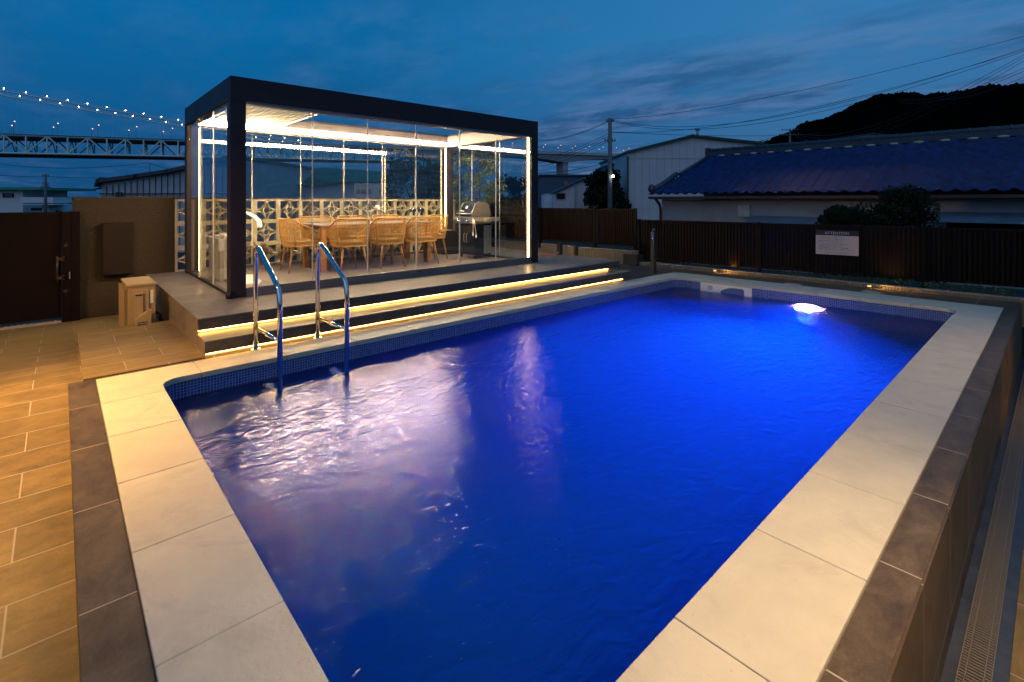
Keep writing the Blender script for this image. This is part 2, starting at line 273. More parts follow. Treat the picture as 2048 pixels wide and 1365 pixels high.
def water_mat():
    m = bpy.data.materials.new('pool_water'); m.use_nodes = True; t = m.node_tree; t.nodes.clear()
    tr = _node(t, 'ShaderNodeBsdfTransparent'); tr.inputs[0].default_value = (0.9, 0.95, 1.0, 1)
    rf = _node(t, 'ShaderNodeBsdfRefraction', Roughness=0.17, IOR=1.33)
    gl = _node(t, 'ShaderNodeBsdfGlossy', Roughness=0.03); gl.inputs[0].default_value = (0.88, 0.84, 1.0, 1)
    fr = _node(t, 'ShaderNodeFresnel', IOR=1.33)
    k = _node(t, 'ShaderNodeMath', operation='MULTIPLY', use_clamp=True); k.inputs[1].default_value = 1.15
    ge = _node(t, 'ShaderNodeNewGeometry'); k2 = _node(t, 'ShaderNodeMath', operation='MULTIPLY'); inv = _node(t, 'ShaderNodeMath', operation='SUBTRACT'); inv.inputs[0].default_value = 1.0
    t.links.new(ge.outputs['Backfacing'], inv.inputs[1]); t.links.new(k.outputs[0], k2.inputs[0]); t.links.new(inv.outputs[0], k2.inputs[1])
    tcn = _node(t, 'ShaderNodeTexCoord')
    mpn = _node(t, 'ShaderNodeMapping'); mpn.inputs['Rotation'].default_value = (0, 0, 0.5); mpn.inputs['Scale'].default_value = (1, 1.7, 1); t.links.new(tcn.outputs['Object'], mpn.inputs[0])
    n1 = _node(t, 'ShaderNodeTexNoise', Scale=6.5, Detail=2.0, Roughness=0.45, Distortion=0.9); t.links.new(mpn.outputs[0], n1.inputs['Vector'])
    n2 = _node(t, 'ShaderNodeTexNoise', Scale=17.0, Detail=2.5, Roughness=0.5, Distortion=1.2); t.links.new(mpn.outputs[0], n2.inputs['Vector'])
    sb = _node(t, 'ShaderNodeMath', operation='SUBTRACT'); sb.inputs[1].default_value = 0.5; t.links.new(n2.outputs[0], sb.inputs[0])
    ab = _node(t, 'ShaderNodeMath', operation='ABSOLUTE'); t.links.new(sb.outputs[0], ab.inputs[0])
    a = _node(t, 'ShaderNodeMath', operation='MULTIPLY_ADD'); a.inputs[1].default_value = 0.45; t.links.new(ab.outputs[0], a.inputs[0]); t.links.new(n1.outputs[0], a.inputs[2])
    b = _node(t, 'ShaderNodeBump', Strength=0.40, Distance=0.02); t.links.new(a.outputs[0], b.inputs['Height']); b3 = _node(t, 'ShaderNodeBump', Strength=1.0, Distance=0.045); t.links.new(a.outputs[0], b3.inputs['Height'])
    t.links.new(b.outputs[0], gl.inputs['Normal']); t.links.new(b3.outputs[0], rf.inputs['Normal']); t.links.new(fr.outputs[0], k.inputs[0])
    half = _node(t, 'ShaderNodeMixShader'); hf = _node(t, 'ShaderNodeMapRange'); hf.inputs['To Min'].default_value = 0.985; hf.inputs['To Max'].default_value = 0.0
    t.links.new(ge.outputs['Backfacing'], hf.inputs['Value']); t.links.new(hf.outputs[0], half.inputs[0]); t.links.new(tr.outputs[0], half.inputs[1]); t.links.new(rf.outputs[0], half.inputs[2])
    mx_ = _node(t, 'ShaderNodeMixShader'); o = _node(t, 'ShaderNodeOutputMaterial')
    t.links.new(k2.outputs[0], mx_.inputs[0]); t.links.new(half.outputs[0], mx_.inputs[1]); t.links.new(gl.outputs[0], mx_.inputs[2]); t.links.new(mx_.outputs[0], o.inputs[0])
    vs = _node(t, 'ShaderNodeVolumeScatter', Density=0.26, Anisotropy=0.35); vs.inputs['Color'].default_value = (0.0, 0.30, 1.0, 1)
    va = _node(t, 'ShaderNodeVolumeAbsorption', Density=1.2); va.inputs['Color'].default_value = (0.0, 0.74, 0.995, 1)
    ad_ = _node(t, 'ShaderNodeAddShader'); t.links.new(vs.outputs[0], ad_.inputs[0]); t.links.new(va.outputs[0], ad_.inputs[1]); t.links.new(ad_.outputs[0], o.inputs['Volume'])
    return m
M_water = water_mat()
def mosaic_mat(name, rot):
    m = bpy.data.materials.new(name); m.use_nodes = True; t = m.node_tree; b = t.nodes['Principled BSDF']
    tcn = _node(t, 'ShaderNodeTexCoord'); mpn = _node(t, 'ShaderNodeMapping'); mpn.inputs['Rotation'].default_value = rot or (0, 0, 0); mpn.inputs['Location'].default_value = (0, 0.047, 0)
    if rot is None: mpn.inputs['Rotation'].default_value = (0, 0, 0)
    t.links.new(tcn.outputs['Object'] if rot else yz_vector(t, tcn), mpn.inputs[0])
    br = _node(t, 'ShaderNodeTexBrick', offset=0.0, squash=1.0); t.links.new(mpn.outputs[0], br.inputs['Vector'])
    br.inputs['Scale'].default_value = 1.0; br.inputs['Brick Width'].default_value = 0.0235; br.inputs['Row Height'].default_value = 0.0235
    br.inputs['Mortar Size'].default_value = 0.0014; br.inputs['Mortar Smooth'].default_value = 0.2
    br.inputs['Color1'].default_value = (0.016, 0.05, 0.24, 1); br.inputs['Color2'].default_value = (0.045, 0.12, 0.44, 1); br.inputs['Mortar'].default_value = (0.48, 0.52, 0.62, 1)
    t.links.new(br.outputs['Color'], b.inputs['Base Color']); b.inputs['Roughness'].default_value = 0.18
    bp = _node(t, 'ShaderNodeBump', Strength=0.4, Distance=0.002, invert=True); t.links.new(br.outputs['Fac'], bp.inputs['Height']); t.links.new(bp.outputs[0], b.inputs['Normal'])
    return m
M_mosX = mosaic_mat('mosaic_along_x', (PI / 2, 0, 0))
M_mosY = mosaic_mat('mosaic_along_y', None)
M_basin = mat('basin_finish', (0.03, 0.24, 0.82), 0.7, var=0.05, vscale=2)

# ---------------------------------------------------------------- builders
WM = {}
def wm(o): return WM.get(o.name, Matrix.Identity(4))
class MB:
    def __init__(s): s.bm = bmesh.new(); s.mi = 0
    def poly(s, pts):
        f = s.bm.faces.new([s.bm.verts.new(p) for p in pts]); f.material_index = s.mi; return f
    def mesh(s, vs, fs):
        v = [s.bm.verts.new(p) for p in vs]
        for f in fs:
            q = s.bm.faces.new([v[i] for i in f]); q.material_index = s.mi
        return s
    def box(s, x0, x1, y0, y1, z0, z1, M=None):
        P = [Vector((x, y, z)) for z in (z0, z1) for x, y in ((x0, y0), (x1, y0), (x1, y1), (x0, y1))]
        if M: P = [M @ p for p in P]
        return s.mesh(P, [(3, 2, 1, 0), (4, 5, 6, 7), (0, 1, 5, 4), (1, 2, 6, 5), (2, 3, 7, 6), (3, 0, 4, 7)])
    def prism(s, pts, z0, z1):     # plan polygon (ccw) extruded in z
        n = len(pts); v = [(p[0], p[1], z0) for p in pts] + [(p[0], p[1], z1) for p in pts]
        return s.mesh(v, [tuple(range(n - 1, -1, -1)), tuple(range(n, 2 * n))] + [(i, (i + 1) % n, n + (i + 1) % n, n + i) for i in range(n)])
    def extrude(s, pts, vec):      # any planar 3-D polygon pushed along vec
        n = len(pts); vec = Vector(vec); v = [Vector(p) for p in pts] + [Vector(p) + vec for p in pts]
        return s.mesh(v, [tuple(range(n - 1, -1, -1)), tuple(range(n, 2 * n))] + [(i, (i + 1) % n, n + (i + 1) % n, n + i) for i in range(n)])
    def tube(s, pts, r, n=8, cap=True):
        pts = [Vector(p) for p in pts]; rs = r if isinstance(r, (list, tuple)) else [r] * len(pts)
        rings = []; up = Vector((0, 0, 1))
        for i, p in enumerate(pts):
            t = (pts[min(i + 1, len(pts) - 1)] - pts[max(i - 1, 0)]).normalized()
            a = t.cross(up)
            if a.length < 0.05: a = t.cross(Vector((0, 1, 0)))
            if rings and a.dot(la) < 0: a = -a
            a.normalize(); la = a; b = t.cross(a).normalized()
            rings.append([s.bm.verts.new(p + (a * math.cos(2 * PI * k / n) + b * math.sin(2 * PI * k / n)) * rs[i]) for k in range(n)])
        for q in range(len(rings) - 1):
            for k in range(n):
                f = s.bm.faces.new([rings[q][k], rings[q][(k + 1) % n], rings[q + 1][(k + 1) % n], rings[q + 1][k]]); f.smooth = n > 5; f.material_index = s.mi
        if cap:
            for R_, rv in ((rings[0], True), (rings[-1], False)):
                f = s.bm.faces.new(R_[::-1] if rv else R_); f.material_index = s.mi
        return s
    def ball(s, c, r, sz=(1, 1, 1), n=10):
        m = Matrix.Translation(c) @ Matrix.Diagonal((*[r * q for q in sz], 1))
        g = bmesh.ops.create_uvsphere(s.bm, u_segments=n, v_segments=max(5, n // 2 + 2), radius=1, matrix=m)
        for v in g['verts']:
            for f in v.link_faces: f.smooth = True; f.material_index = s.mi
        return s
    def build(s, name, mats, parent=None, bevel=0.0, smooth=False):
        if bevel > 0:
            bmesh.ops.recalc_face_normals(s.bm, faces=s.bm.faces)
            bmesh.ops.bevel(s.bm, geom=[e for e in s.bm.edges if len(e.link_faces) == 2 and e.calc_face_angle(0) > 0.5], offset=bevel, segments=2, profile=0.6, affect='EDGES', clamp_overlap=True)
        bmesh.ops.recalc_face_normals(s.bm, faces=s.bm.faces)
        if smooth:
            for f in s.bm.faces: f.smooth = True
        me = bpy.data.meshes.new(name)
        if parent is not None: s.bm.transform(wm(parent).inverted())
        s.bm.to_mesh(me); s.bm.free()
        for m in (mats if isinstance(mats, (list, tuple)) else [mats]): me.materials.append(m)
        o = bpy.data.objects.new(name, me); COL.objects.link(o)
        if parent is not None: o.parent = parent; WM[o.name] = wm(parent)
        return o
def tag(o, label=None, cat=None, group=None, kind=None):
    if label: o['label'] = label
    if cat: o['category'] = cat
    if group: o['group'] = group
    if kind: o['kind'] = kind
    return o
def thing(name, label, cat, loc=(0, 0, 0), rz=0.0, group=None):
    o = bpy.data.objects.new(name, None); COL.objects.link(o); o.location = loc; o.rotation_euler = (0, 0, rz)
    o.empty_display_size = 0.2
    WM[o.name] = Matrix.Translation(loc) @ Matrix.Rotation(rz, 4, 'Z')
    return tag(o, label, cat, group)
def struct(name, mb, m, **k): return tag(mb.build(name, m, **k), kind='structure')
def copy_tree(o, parent=None):
    c = o.copy(); COL.objects.link(c)
    if parent is not None: c.parent = parent
    for ch in [x for x in o.children]: copy_tree(ch, c)
    return c
def text(s, size, M, m, name, parent, extrude=0.0008, align='CENTER', spacing=1.0, width=None):
    cu = bpy.data.curves.new(name, 'FONT'); cu.body = s; cu.size = size; cu.align_x = align; cu.align_y = 'CENTER'
    cu.extrude = extrude; cu.space_character = spacing; cu.resolution_u = 2
    t = bpy.data.objects.new(name, cu); COL.objects.link(t)
    dg = bpy.context.evaluated_depsgraph_get(); dg.update()
    me = bpy.data.meshes.new_from_object(t.evaluated_get(dg)); bpy.data.objects.remove(t); bpy.data.curves.remove(cu)
    if width and len(me.vertices):
        xs = [v.co.x for v in me.vertices]; k = width / (max(xs) - min(xs)); me.transform(Matrix.Diagonal((k, 1, 1, 1)))
    me.transform(wm(parent).inverted() @ M); me.materials.clear(); me.materials.append(m)
    o = bpy.data.objects.new(name, me); COL.objects.link(o); o.parent = parent; WM[o.name] = wm(parent)
    return o
def frame(origin, xdir, ydir):     # matrix whose local x,y,z = xdir, ydir, cross
    x = Vector(xdir).normalized(); y = Vector(ydir).normalized(); z = x.cross(y)
    M = Matrix((x, y, z)).transposed().to_4x4(); M.translation = Vector(origin); return M

# ================================================================ SETTING
# big ground sheet
g = MB(); g.poly([(-2500, -2500, -1.3), (2500, -2500, -1.3), (2500, 2500, -1.3), (-2500, 2500, -1.3)]); struct('ground', g, M_ground)
# hill on the right
prof = [(1500, 300), (1530, 288), (1560, 276), (1600, 258), (1650, 240), (1700, 219), (1730, 208), (1760, 199), (1800, 190), (1830, 187), (1850, 196), (1900, 190), (1950, 184), (2000, 178), (2048, 170), (2120, 158), (2250, 150), (2500, 170)]
from mathutils import noise
h = MB(); rows = []
def pint(u):
    for (a, b), (c, d_) in zip(prof, prof[1:]):
        if a <= u <= c: return b + (d_ - b) * (u - a) / (c - a)
    return 300
NUH = 420
for j in range(44):
    row = []
    for i in range(NUH):
        u = 1490 + i * (1000 / (NUH - 1)); dd = 300 + j * 5.0
        v = pint(max(1500, min(2500, u))) + 3; zt_h = HC + 455 * (HOR - v) / FPX
        f = math.sin(min(1, (dd - 300) / 155) * PI / 2) ** 0.9
        p = rd(dd * (u - CX) / FPX, dd, 0)
        nz = noise.noise(Vector((p.x * 0.10, p.y * 0.10, 1.3))) * 3.2 + abs(noise.noise(Vector((p.x * 0.28, p.y * 0.28, 5.0)))) * 3.4 + noise.noise(Vector((p.x * 0.03, p.y * 0.03, 9.0))) * 4
        z = -1.3 + (zt_h + 1.3) * f + (nz if j > 0 else 0) - (0.25 * (dd - 455) if dd > 455 else 0)
        row.append(h.bm.verts.new((p.x, p.y, z)))
    rows.append(row)
for a, b in zip(rows, rows[1:]):
    for i in range(NUH - 1): h.bm.faces.new((a[i], a[i + 1], b[i + 1], b[i]))
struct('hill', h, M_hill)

# paving left of the pool (falls away both ways from the platform corner)
def pz(y): return -0.015 - (0.062 * (y - 5.3) if y > 5.3 else 0.055 * (5.3 - y))
p = MB(); ys = [0.36 + 0.32 * i for i in range(29)]
for a, b in zip(ys, ys[1:]): p.poly([(-6, a, pz(a)), (0.05, a, pz(a)), (0.05, b, pz(b)), (-6, b, pz(b))])
for a, b in zip([y for y in ys if y > 4.9], [y for y in ys if y > 4.9][1:]): p.poly([(0.05, a, pz(a)), (0.98, a, pz(a)), (0.98, b, pz(b)), (0.05, b, pz(b))])
bmesh.ops.remove_doubles(p.bm, verts=p.bm.verts, dist=1e-4)
struct('paving', p, M_floor)
# raised tiled platform between paving and deck
p = MB(); p.box(0.14, 0.984, 5.205, 7.10, -0.3, -0.002); struct('platform', p, M_plat)
# tile border round the coping
p = MB(); p.box(0.05, 0.213, 0.345, 5.20, -0.45, -0.012); struct('pool_border_left', p, M_bord_y)
p = MB(); p.box(0.216, 9.24, 0.345, 0.476, -0.40, -0.012); struct('pool_border_right', p, M_bord_x)
p = MB(); p.prism([(9.235, 0.345), (9.93, 0.345), (9.60, 5.45), (9.035, 5.45)], -0.3, -0.012); struct('pool_border_far', p, M_bord_y)
p = MB(); p.box(0.216, 9.03, 5.134, 5.45, -0.3, -0.014); struct('pool_border_deck', p, M_bord_x)
# tiled wall that holds the raised pool on the right
p = MB(); p.box(0.05, 9.93, 0.335, 0.3448, -0.85, -0.0135); struct('pool_retaining_wall', p, M_wallface)
# low floor on the right with a drain channel
def rz_(x): return -0.60 - 0.023 * (x - 2.0)
p = MB()
for a in range(0, 14):
    p.poly([(a, 0.138, rz_(a)), (a + 1, 0.138, rz_(a + 1)), (a + 1, -4, rz_(a + 1)), (a, -4, rz_(a))])
bmesh.ops.remove_doubles(p.bm, verts=p.bm.verts, dist=1e-4)
struct('side_path', p, M_floor)
p = MB()
for a in range(0, 14):
    p.poly([(a, 0.336, rz_(a) - 0.004), (a + 1, 0.336, rz_(a + 1) - 0.004), (a + 1, 0.139, rz_(a + 1) - 0.004), (a, 0.139, rz_(a) - 0.004)])
bmesh.ops.remove_doubles(p.bm, verts=p.bm.verts, dist=1e-4)
struct('drain_channel', p, M_slate)
# deck + steps
p = MB(); p.box(0.986, 7.80, 5.56, 9.40, -0.5, 0.284 - 0.012); struct('deck_core', p, M_sideface)
p = MB(); p.box(0.983, 7.81, 5.546, 9.42, 0.2725, 0.284); struct('deck', p, M_deck)
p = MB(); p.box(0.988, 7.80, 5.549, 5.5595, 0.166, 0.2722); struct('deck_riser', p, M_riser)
p = MB(); p.box(0.976, 7.62, 5.20, 5.5585, -0.2, 0.132); struct('step_core', p, M_sideface)
p = MB(); p.box(0.973, 7.625, 5.192, 5.5592, 0.1325, 0.142); struct('step', p, M_deck)
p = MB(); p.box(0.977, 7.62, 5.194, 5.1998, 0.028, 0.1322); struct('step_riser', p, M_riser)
# ground between deck and fence, planting beds
p = MB(); p.prism([(7.8, 5.46), (9.75, 5.46), (9.3, 10.5), (7.82, 10.5)], -0.3, -0.02); struct('side_ground', p, M_slate)
p = MB(); p.prism([(9.66, 5.9), (10.1, 0.30), (11.6, 0.30), (10.6, 5.9)], -0.9, -0.03); struct('planting_bed', p, M_soil)
p = MB(); p.prism([(9.36, 6.2), (9.22, 11), (11.2, 11), (11.2, 6.2)], -0.9, 0.22); struct('upper_planting_bed', p, M_soil)
p = MB(); p.box(1.3, 7.8, 9.425, 9.85, -0.4, 0.20); struct('rear_planting_bed', p, M_soil)

# ================================================================ POOL
pool = thing('swimming_pool', 'rectangular pool of glowing blue water with pale stone coping', 'pool', (4.6, 2.8, 0))
IN = [(0.59, 0.88), (8.62, 0.87), (8.48, 4.76), (0.59, 4.76)]
WZ = -0.181
def arc(cx0, cy0, r, a0, a1, n=7): return [(cx0 + r * math.cos(math.radians(a0 + (a1 - a0) * i / n)), cy0 + r * math.sin(math.radians(a0 + (a1 - a0) * i / n))) for i in range(n + 1)]
R0 = 0.15
inner = arc(IN[0][0] + R0, IN[0][1] + R0, R0, 180, 270) + arc(IN[1][0] - R0, IN[1][1] + R0, R0, 270, 360) + arc(IN[2][0] - R0 * 1.3, IN[2][1] - R0 * 1.3, R0 * 1.3, 0, 90) + arc(IN[3][0] + R0, IN[3][1] - R0, R0, 90, 180)
# coping slabs
c = MB(); GAP = 0.0022
def slab(pts): c.prism(pts, -0.047, 0.0)
CL, CR = 0.216, 0.59
y = 4.49
while y > 1.3:
    slab([(CL, y - 0.66 + GAP), (CR, y - 0.66 + GAP), (CR, y - GAP), (CL, y - GAP)]); y -= 0.66
ylo = y
slab([(CL, 0.48), (0.87 - GAP, 0.48), (0.87 - GAP, 0.88)] + arc(IN[0][0] + R0, IN[0][1] + R0, R0, 270, 180) + [(0.59, ylo - GAP), (CL, ylo - GAP)])
slab([(CL, 4.49 + GAP), (CR, 4.49 + GAP)] + arc(IN[3][0] + R0, IN[3][1] - R0, R0, 180, 90) + [(0.87 - GAP, 4.76), (0.87 - GAP, 5.13), (CL, 5.13)])
x = 0.87
while x < 7.9:
    x2 = min(x + 0.675, 8.05); slab([(x + GAP, 4.76), (x2 - GAP, 4.76), (x2 - GAP, 5.13), (x + GAP, 5.13)]); x = x2
    if x2 >= 8.05: break
x = 0.87
while True:
    x2 = min(x + 0.68, 8.2); slab([(x + GAP, 0.48), (x2 - GAP, 0.48), (x2 - GAP, 0.88), (x + GAP, 0.88)]); x = x2
    if x2 >= 8.2: break
def ox(y): return 9.23 - 0.2 * (y - 0.48) / 4.65
def ix(y): return 8.62 - 0.14 * (y - 0.87) / 3.89
slab([(8.2 + GAP, 0.48), (ox(0.48), 0.48), (ox(1.35), 1.35 - GAP), (ix(1.35), 1.35 - GAP)] + arc(IN[1][0] - R0, IN[1][1] + R0, R0, 360, 270) + [(8.2 + GAP, 0.87)])
y = 1.35
while y < 4.1:
    y2 = y + 0.56; slab([(ix(y), y + GAP), (ox(y), y + GAP), (ox(y2), y2 - GAP), (ix(y2), y2 - GAP)]); y = y2
slab([(ix(y), y + GAP), (ox(y), y + GAP), (9.03, 5.13), (8.05 + GAP, 5.13), (8.05 + GAP, 4.76)] + arc(IN[2][0] - R0 * 1.3, IN[2][1] - R0 * 1.3, R0 * 1.3, 90, 0))
c.build('coping', M_coping, pool, bevel=0.005)
c = MB(); n = len(inner)    # mortar bed + lip under the coping
outr = [(0.22, 0.485), (9.2, 0.485), (9.0, 5.12), (0.22, 5.12)]
c.box(0.225, 0.60 - 0.02, 0.5, 5.1, -0.06, -0.008); c.box(0.62, 8.6, 4.775, 5.12, -0.06, -0.008); c.box(0.62, 8.6, 0.5, 0.865, -0.06, -0.008)
c.prism([(8.66, 0.9), (9.18, 0.9), (9.0, 5.1), (8.52, 5.1)], -0.06, -0.008)
c.build('mortar_bed', mat('mortar', (0.30, 0.27, 0.22), 0.9), pool)
# walls: mosaic band down to 0.2 below the rim, basin below
def off(pts, k):
    cx0, cy0 = 4.6, 2.82
    return [(p[0] + (k if p[0] > cx0 else -k), p[1] + (k if p[1] > cy0 else -k)) for p in pts]
wall = off(inner, 0.012)
c = MB()
for i in range(n):
    a, b = wall[i], wall[(i + 1) % n]
    c.mi = 0 if abs(a[0] - b[0]) > abs(a[1] - b[1]) else 1
    c.poly([(a[0], a[1], -0.0465), (b[0], b[1], -0.0465), (b[0], b[1], -0.22), (a[0], a[1], -0.22)])
c.build('mosaic_band', [M_mosX, M_mosY], pool)
c = MB(); D0 = -1.35
for i in range(n):
    a, b = wall[i], wall[(i + 1) % n]
    c.poly([(a[0], a[1], -0.22), (b[0], b[1], -0.22), (b[0], b[1], D0), (a[0], a[1], D0)])
c.poly([(q[0], q[1], D0) for q in wall])
c.build('basin', M_basin, pool)
c = MB(); c.prism([(q[0], q[1]) for q in off(inner, 0.0105)], D0 + 0.004, WZ); struct('water', c, M_water)
# skimmer plate in the far wall
def fx(y): return ix(y) + 0.012
sk = MB(); X0 = 8.492
def fw(y, z, dx=0.0): return (fx(y) - dx, y, z)
T = 0.012
def plate(mb, pts, t=0.014): mb.extrude([fw(y, z, 0.001) for y, z in pts], (-t, 0, 0))
plate(sk, [(4.31, -0.047), (4.31, -0.27), (3.95, -0.27), (3.95, -0.16), (3.88, -0.12), (3.80, -0.092), (3.72, -0.083), (3.58, -0.083), (3.555, -0.10), (3.55, -0.27), (3.43, -0.27), (3.43, -0.047)])
s0 = sk.build('skimmer_plate', M_white, pool)
sk = MB(); sk.tube([fw(4.13, -0.125, 0.016), fw(4.13, -0.125, 0.028)], 0.043, 20); sk.tube([fw(4.13, -0.125, 0.028), fw(4.13, -0.125, 0.034)], 0.030, 20); sk.build('inlet_disc', mat('inlet_grey', (0.45, 0.48, 0.6), 0.4), s0)
sk = MB(); sk.extrude([fw(3.94, -0.085, 0.0014), fw(3.56, -0.085, 0.0014), fw(3.56, -0.25, 0.0014), fw(3.94, -0.25, 0.0014)], (-0.004, 0, 0)); sk.build('skimmer_mouth', mat('mouth_blue', (0.10, 0.16, 0.34), 0.4), s0)
# pool lamp
lp = thing('pool_light', 'round underwater lamp shining white violet near the far pool wall', 'pool light', (fx(2.6), 2.6, -0.36))
q = MB(); q.tube([(fx(2.6) - 0.002, 2.6, -0.36), (fx(2.6) - 0.02, 2.6, -0.36)], 0.17, 24); q.build('lamp_housing', M_white, lp)
q = MB(); q.tube([(fx(2.6) - 0.021, 2.6, -0.36), (fx(2.6) - 0.03, 2.6, -0.36)], 0.15, 24); q.build('lens', E_pool, lp)
def area(name, loc, target, power, sx, sy, color, spread=180):
    l = bpy.data.lights.new(name, 'AREA'); l.shape = 'RECTANGLE'; l.size = sx; l.size_y = sy; l.energy = power; l.color = color; l.spread = math.radians(spread)
    o = bpy.data.objects.new(name, l); COL.objects.link(o); o.location = loc
    o.rotation_euler = (Vector(target) - Vector(loc)).to_track_quat('-Z', 'Y').to_euler(); return o
spot('pool_lamp_beam', (fx(2.6) - 0.12, 2.6, -0.40), (3.4, 3.5, -0.8), 12500, 118, 1.0, (0.05, 0.175, 1.0), 0.02)

# ladder: two polished rails and an underwater bar
def handrail(x, first):
    pts = [(x, 5.15, -0.02), (x, 5.15, 0.86)]
    for i in range(9):
        a = PI - i * (PI - 0.49) / 8 * 1.0
        pts.append((x, 5.15 - 0.075 - 0.075 * math.cos(a) * 1.0, 0.895 + 0.075 * math.sin(a)) if False else (x, 5.075 - 0.075 * math.cos(a), 0.89 + 0.085 * math.sin(a)))
    pts = [(x, 5.15, -0.02), (x, 5.15, 0.87), (x, 5.145, 0.915), (x, 5.12, 0.952), (x, 5.08, 0.972), (x, 5.035, 0.965), (x, 4.995, 0.94),
           (x, 4.53, 0.695), (x, 4.48, 0.655), (x, 4.455, 0.60), (x, 4.445, 0.53), (x, 4.445, -0.62)]
    return pts
lad = thing('pool_ladder', 'polished steel pool ladder of two tall bent handrails', 'ladder', (1.67, 4.8, 0))
for x in (1.385, 1.975):
    q = MB(); q.tube(handrail(x, 0), 0.0215, 14); r_ = q.build('handrail', M_chrome, lad)
    q = MB(); q.tube([(x, 5.15, 0.20), (x, 4.445, 0.225)], 0.017, 12); q.build('brace', M_chrome, r_)
    q = MB(); q.tube([(x, 5.15, -0.013), (x, 5.15, 0.006)], 0.038, 16); q.build('foot_flange', M_chrome, r_)
    q = MB(); q.tube([(x - 0.0, 4.76, -0.33), (x, 4.46, -0.30)], 0.016, 8); q.tube([(x, 4.77, -0.33), (x, 4.71, -0.33)], 0.035, 12); q.build('wall_stay', M_white, r_)
q = MB(); q.tube([(1.385, 4.445, -0.21), (1.975, 4.445, -0.21)], 0.012, 8); q.build('rung', M_chrome, lad)
for zz in (-0.45,): q = MB(); q.tube([(1.385, 4.445, zz), (1.975, 4.445, zz)], 0.012, 8); q.build('rung', M_chrome, lad)

# service covers in the far border
for k, (u, v) in enumerate(((1586, 568), (1743, 583))):
    d = HC * FPX / (v - HOR); a = at(u, v, d)
    q = MB(); q.box(a.x - 0.10, a.x + 0.10, a.y - 0.12, a.y + 0.12, -0.0115, -0.008)
    o = tag(q.build('service_cover', mat('cover_pale', (0.5, 0.45, 0.33), 0.5, var=0.08)), ['pale rectangular floor cover behind the skimmer side of the far coping', 'pale rectangular floor cover nearer the right end of the far coping'][k], 'floor cover', 'floor covers behind the pool')

# drain grate
dg_ = thing('drain_grate', 'long steel slotted drain grate along the foot of the pool wall', 'drain grate', (2.5, 0.24, rz_(2.5)))
q = MB()
for yb in (0.188, 0.2105, 0.2675, 0.29):
    q.box(0.5, 11.0, yb - 0.0015, yb + 0.0015, 0.0, 0.0125)
for v_ in q.bm.verts: v_.co.z += rz_(v_.co.x)
q.build('grate_rail', M_grate, dg_)
q = MB(); x = 0.9
while x < 10.6:
    st = 0.02 if x < 6.5 else 0.04
    for (ya, yb) in ((0.1905, 0.2080), (0.2130, 0.2650), (0.2700, 0.2880)):
        z = rz_(x); q.box(x, x + st * 0.36, ya, yb, z + 0.006, z + 0.012)
    x += st
q.build('grate_bars', M_grate, dg_)
q = MB(); q.box(0.5, 11, 0.186, 0.292, -0.0035, -0.003)
for v_ in q.bm.verts: v_.co.z += rz_(v_.co.x)
q.build('grate_pit_shade', M_dark, dg_)  # flat black sheet standing in for the shade below the bars

# step lights
for k, (y, z, x1, lab) in enumerate(((5.5605, 0.158, 7.45, 'warm LED strip glowing under the upper deck nosing'), (5.2015, 0.020, 7.40, 'warm LED strip glowing under the lower step nosing'))):
    q = MB(); q.box(0.985, x1, y, y + 0.008, z, z + 0.008)
    tag(q.build('step_light', E_step), lab, 'step light', 'LED strips under the deck steps')
# slot the cores back so that the strips show
for nm, yb in (('deck_core', 5.60), ('step_core', 5.24)):
    o = bpy.data.objects[nm]
    for v_ in o.data.vertices:
        if v_.co.y < yb - 0.02: v_.co.y = yb
bpy.data.objects['deck_core'].data.update()
p = MB(); p.box(0.979, 0.985, 5.5465, 5.61, 0.10, 0.2722); p.box(0.9735, 0.9755, 5.1925, 5.5590, -0.012, 0.132); struct('step_end_panel', p, M_sideface)
p = MB(); p.box(0.986, 7.62, 5.5590, 5.60, -0.1, 0.1415); struct('step_back_fill', p, M_deck)

# ================================================================ PERGOLA
PX0, PX1, PY0, PY1, ZD, ZB, ZT = 1.46, 6.50, 6.424, 9.25, 0.284, 2.59, 2.862
pg = thing('glass_pergola', 'black framed glass pergola with louvred roof lit by white LED lines', 'pergola', ((PX0 + PX1) / 2, (PY0 + PY1) / 2, ZD))
PW = 0.165
for (xa, ya) in ((PX0, PY0), (PX1 - PW, PY0), (PX0, PY1 - PW), (PX1 - PW, PY1 - PW)):
    q = MB(); q.box(xa, xa + PW, ya, ya + PW, ZD, ZB - 0.001); q.build('post', M_black, pg, bevel=0.004)
q = MB(); q.box(PX0, PX1, PY0, PY0 + 0.12, ZB, ZT); q.build('beam', M_black, pg, bevel=0.003)
q = MB(); q.box(PX0, PX1, PY1 - 0.12, PY1, ZB, ZT); q.build('beam', M_black, pg, bevel=0.003)
q = MB(); q.box(PX0, PX0 + 0.12, PY0 + 0.1203, PY1 - 0.1203, ZB, ZT); q.build('beam', M_black, pg, bevel=0.003)
q = MB(); q.box(PX1 - 0.12, PX1, PY0 + 0.1203, PY1 - 0.1203, ZB, ZT); q.build('beam', M_black, pg, bevel=0.003)
